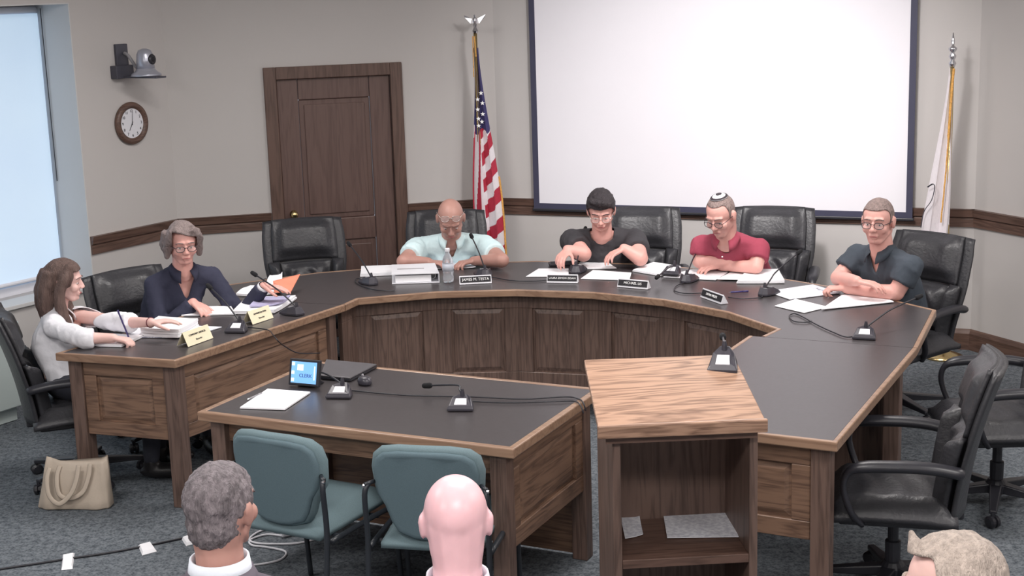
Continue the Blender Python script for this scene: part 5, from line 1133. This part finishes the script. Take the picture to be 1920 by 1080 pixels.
mb = MB(); b_ = I['nb']+V(0, .10, -.095); mb.ell(b_, .005, nu=8, nv=6); mb.build('button', WINK, I['t'])
place_exec(1.62, 9.1, R(-108), CH+'behind the man in the red polo')
# man in dark polo
DP = cloth('dark_slate_polo', (62, 70, 80))
I = person('person in a dark slate polo with glasses, leaning on crossed forearms', (2.12, 7.92), R(-150), at(1646, 415, 1.17), hyaw=30, hpitch=6, skin=SK1, shirt=DP, sleeve='short', neckcut='v', collar=DP, hair=H_SH, hairfn=short_hair(g=.003, front=.04, zf=.075, side=-.012, back=-.06, amp=.002), glasses=GLD,
           wr=(W_(1607, 527, .87), W_(1586, 541, .80)), hd=(hdr(-28, -.12), hdr(172, .02)), curl=(.45, 1.2), sw=.21, belly=.04, arm=1.1, k=1.03, elb=(W_(1572, 521, .83), W_(1680, 549, .80)), down=.1, browm=H_SH)
place_exec(2.17, 8.04, R(-140), CH+'behind the man in the dark polo')
# empty chairs by the wing
place_exec(1.51, 5.57, R(165), CH+'pushed in at the near end of the empty desk wing')
place_exec(2.24, 6.50, R(178), CH+'half cut off, behind the chair at the empty desk wing')
# audience
SUIT = cloth('grey_suit', (92, 86, 96)); NSU = cloth('navy_suit', (48, 46, 78)); CHK = mat('check_shirt', (222, 222, 232), .8, noise_s=60, noise_a=.08); SHW = cloth('white_shirt', (226, 232, 242))
def jacket_collar(info, m, shirt_m):
    nb = info['nb']; t = info['t']
    for nm, mm, r0, r1, z0, z1, g in (('shirt_collar', shirt_m, .070, .078, .052, .008, 24), ('jacket_collar', m, .078, .102, .022, -.022, 40)):
        n = 30; A = []; B_ = []; g0 = R(g)
        for j in range(n+1):
            a = PI/2+g0+(2*PI-2*g0)*j/n; c, s = math.cos(a), math.sin(a); A.append(nb+V(c*r0, s*r0, z0)); B_.append(nb+V(c*r1, s*r1-.004, z1-.03*max(0, s)))
        mb = MB(); o = n+1; mb.add(A+B_, [(i, i+1, o+i+1, o+i) for i in range(n)]); mb.build(nm, mm, t, smooth=True, solid=.006)
def audience(label, px, py, z, yaw=0, hyaw=0, suit=SUIT, inner=SHW, skin=SK2, hair=None, hairfn=None, k=1.0, pitch=0, sw=.2, ccol=True, chair_label='', side=0):
    h = at(px, py, z); a = PI/2+R(yaw); back = V(-math.cos(a), -math.sin(a), 0)
    hp = V(h.x, h.y, 0)+back*.04; f = -back; r = V(f.y, -f.x, 0)
    I = person(label, (hp.x, hp.y), a, h, hyaw=hyaw, hpitch=pitch, skin=skin, shirt=suit, sleeve='long', neckcut='back', hair=hair, hairfn=hairfn, k=k, sw=sw, arm=1.1, bit=9,
               wr=(hp+f*.36+r*.11+V(0, 0, .60), hp+f*.36-r*.11+V(0, 0, .60)), curl=(.5, .5))
    jacket_collar(I, suit, inner); c = hp+f*.02
    gplace(False, c, a, chair_label); return I
def crop(info, m): hair_shell(info, m, g=.0065, front=.05, zf=.075, side=.0, back=-.085, amp=.0045, voxel=.005, sc=55)
audience('person in a grey suit with short grey hair, seen from behind', 417, 953, 1.22, yaw=2, hyaw=-22, suit=SUIT, inner=SHW, skin=SK2, hair=H_SG, hairfn=crop, k=1.0, chair_label='teal guest chair below the grey-suited man')
audience('person with a bald pink head and checked collar, seen from behind', 855, 978, 1.235, yaw=0, hyaw=2, suit=NSU, inner=CHK, skin=SK4, k=.99, pitch=6, chair_label='teal guest chair below the bald man')
def blond(info, m):
    H = info['H']; k = info['k']; P = lambda x, y, z: H @ (V(x, y, z)*k)
    def ex(mb, H, k): mb.limb(P(-.02, .05, .105), P(-.01, .058, .135), .022, .008)
    hair_shell(info, m, g=.010, front=.02, zf=.098, side=-.02, back=-.09, amp=.004, extra=ex, sc=30)
audience('person with swept blond-grey hair at the bottom edge, head turned aside', 1783, 1108, 1.22, yaw=8, hyaw=66, suit=SUIT, inner=SHW, skin=SK3, hair=H_BL, hairfn=blond, k=1.0, pitch=10, chair_label='teal guest chair below the blond-grey head')
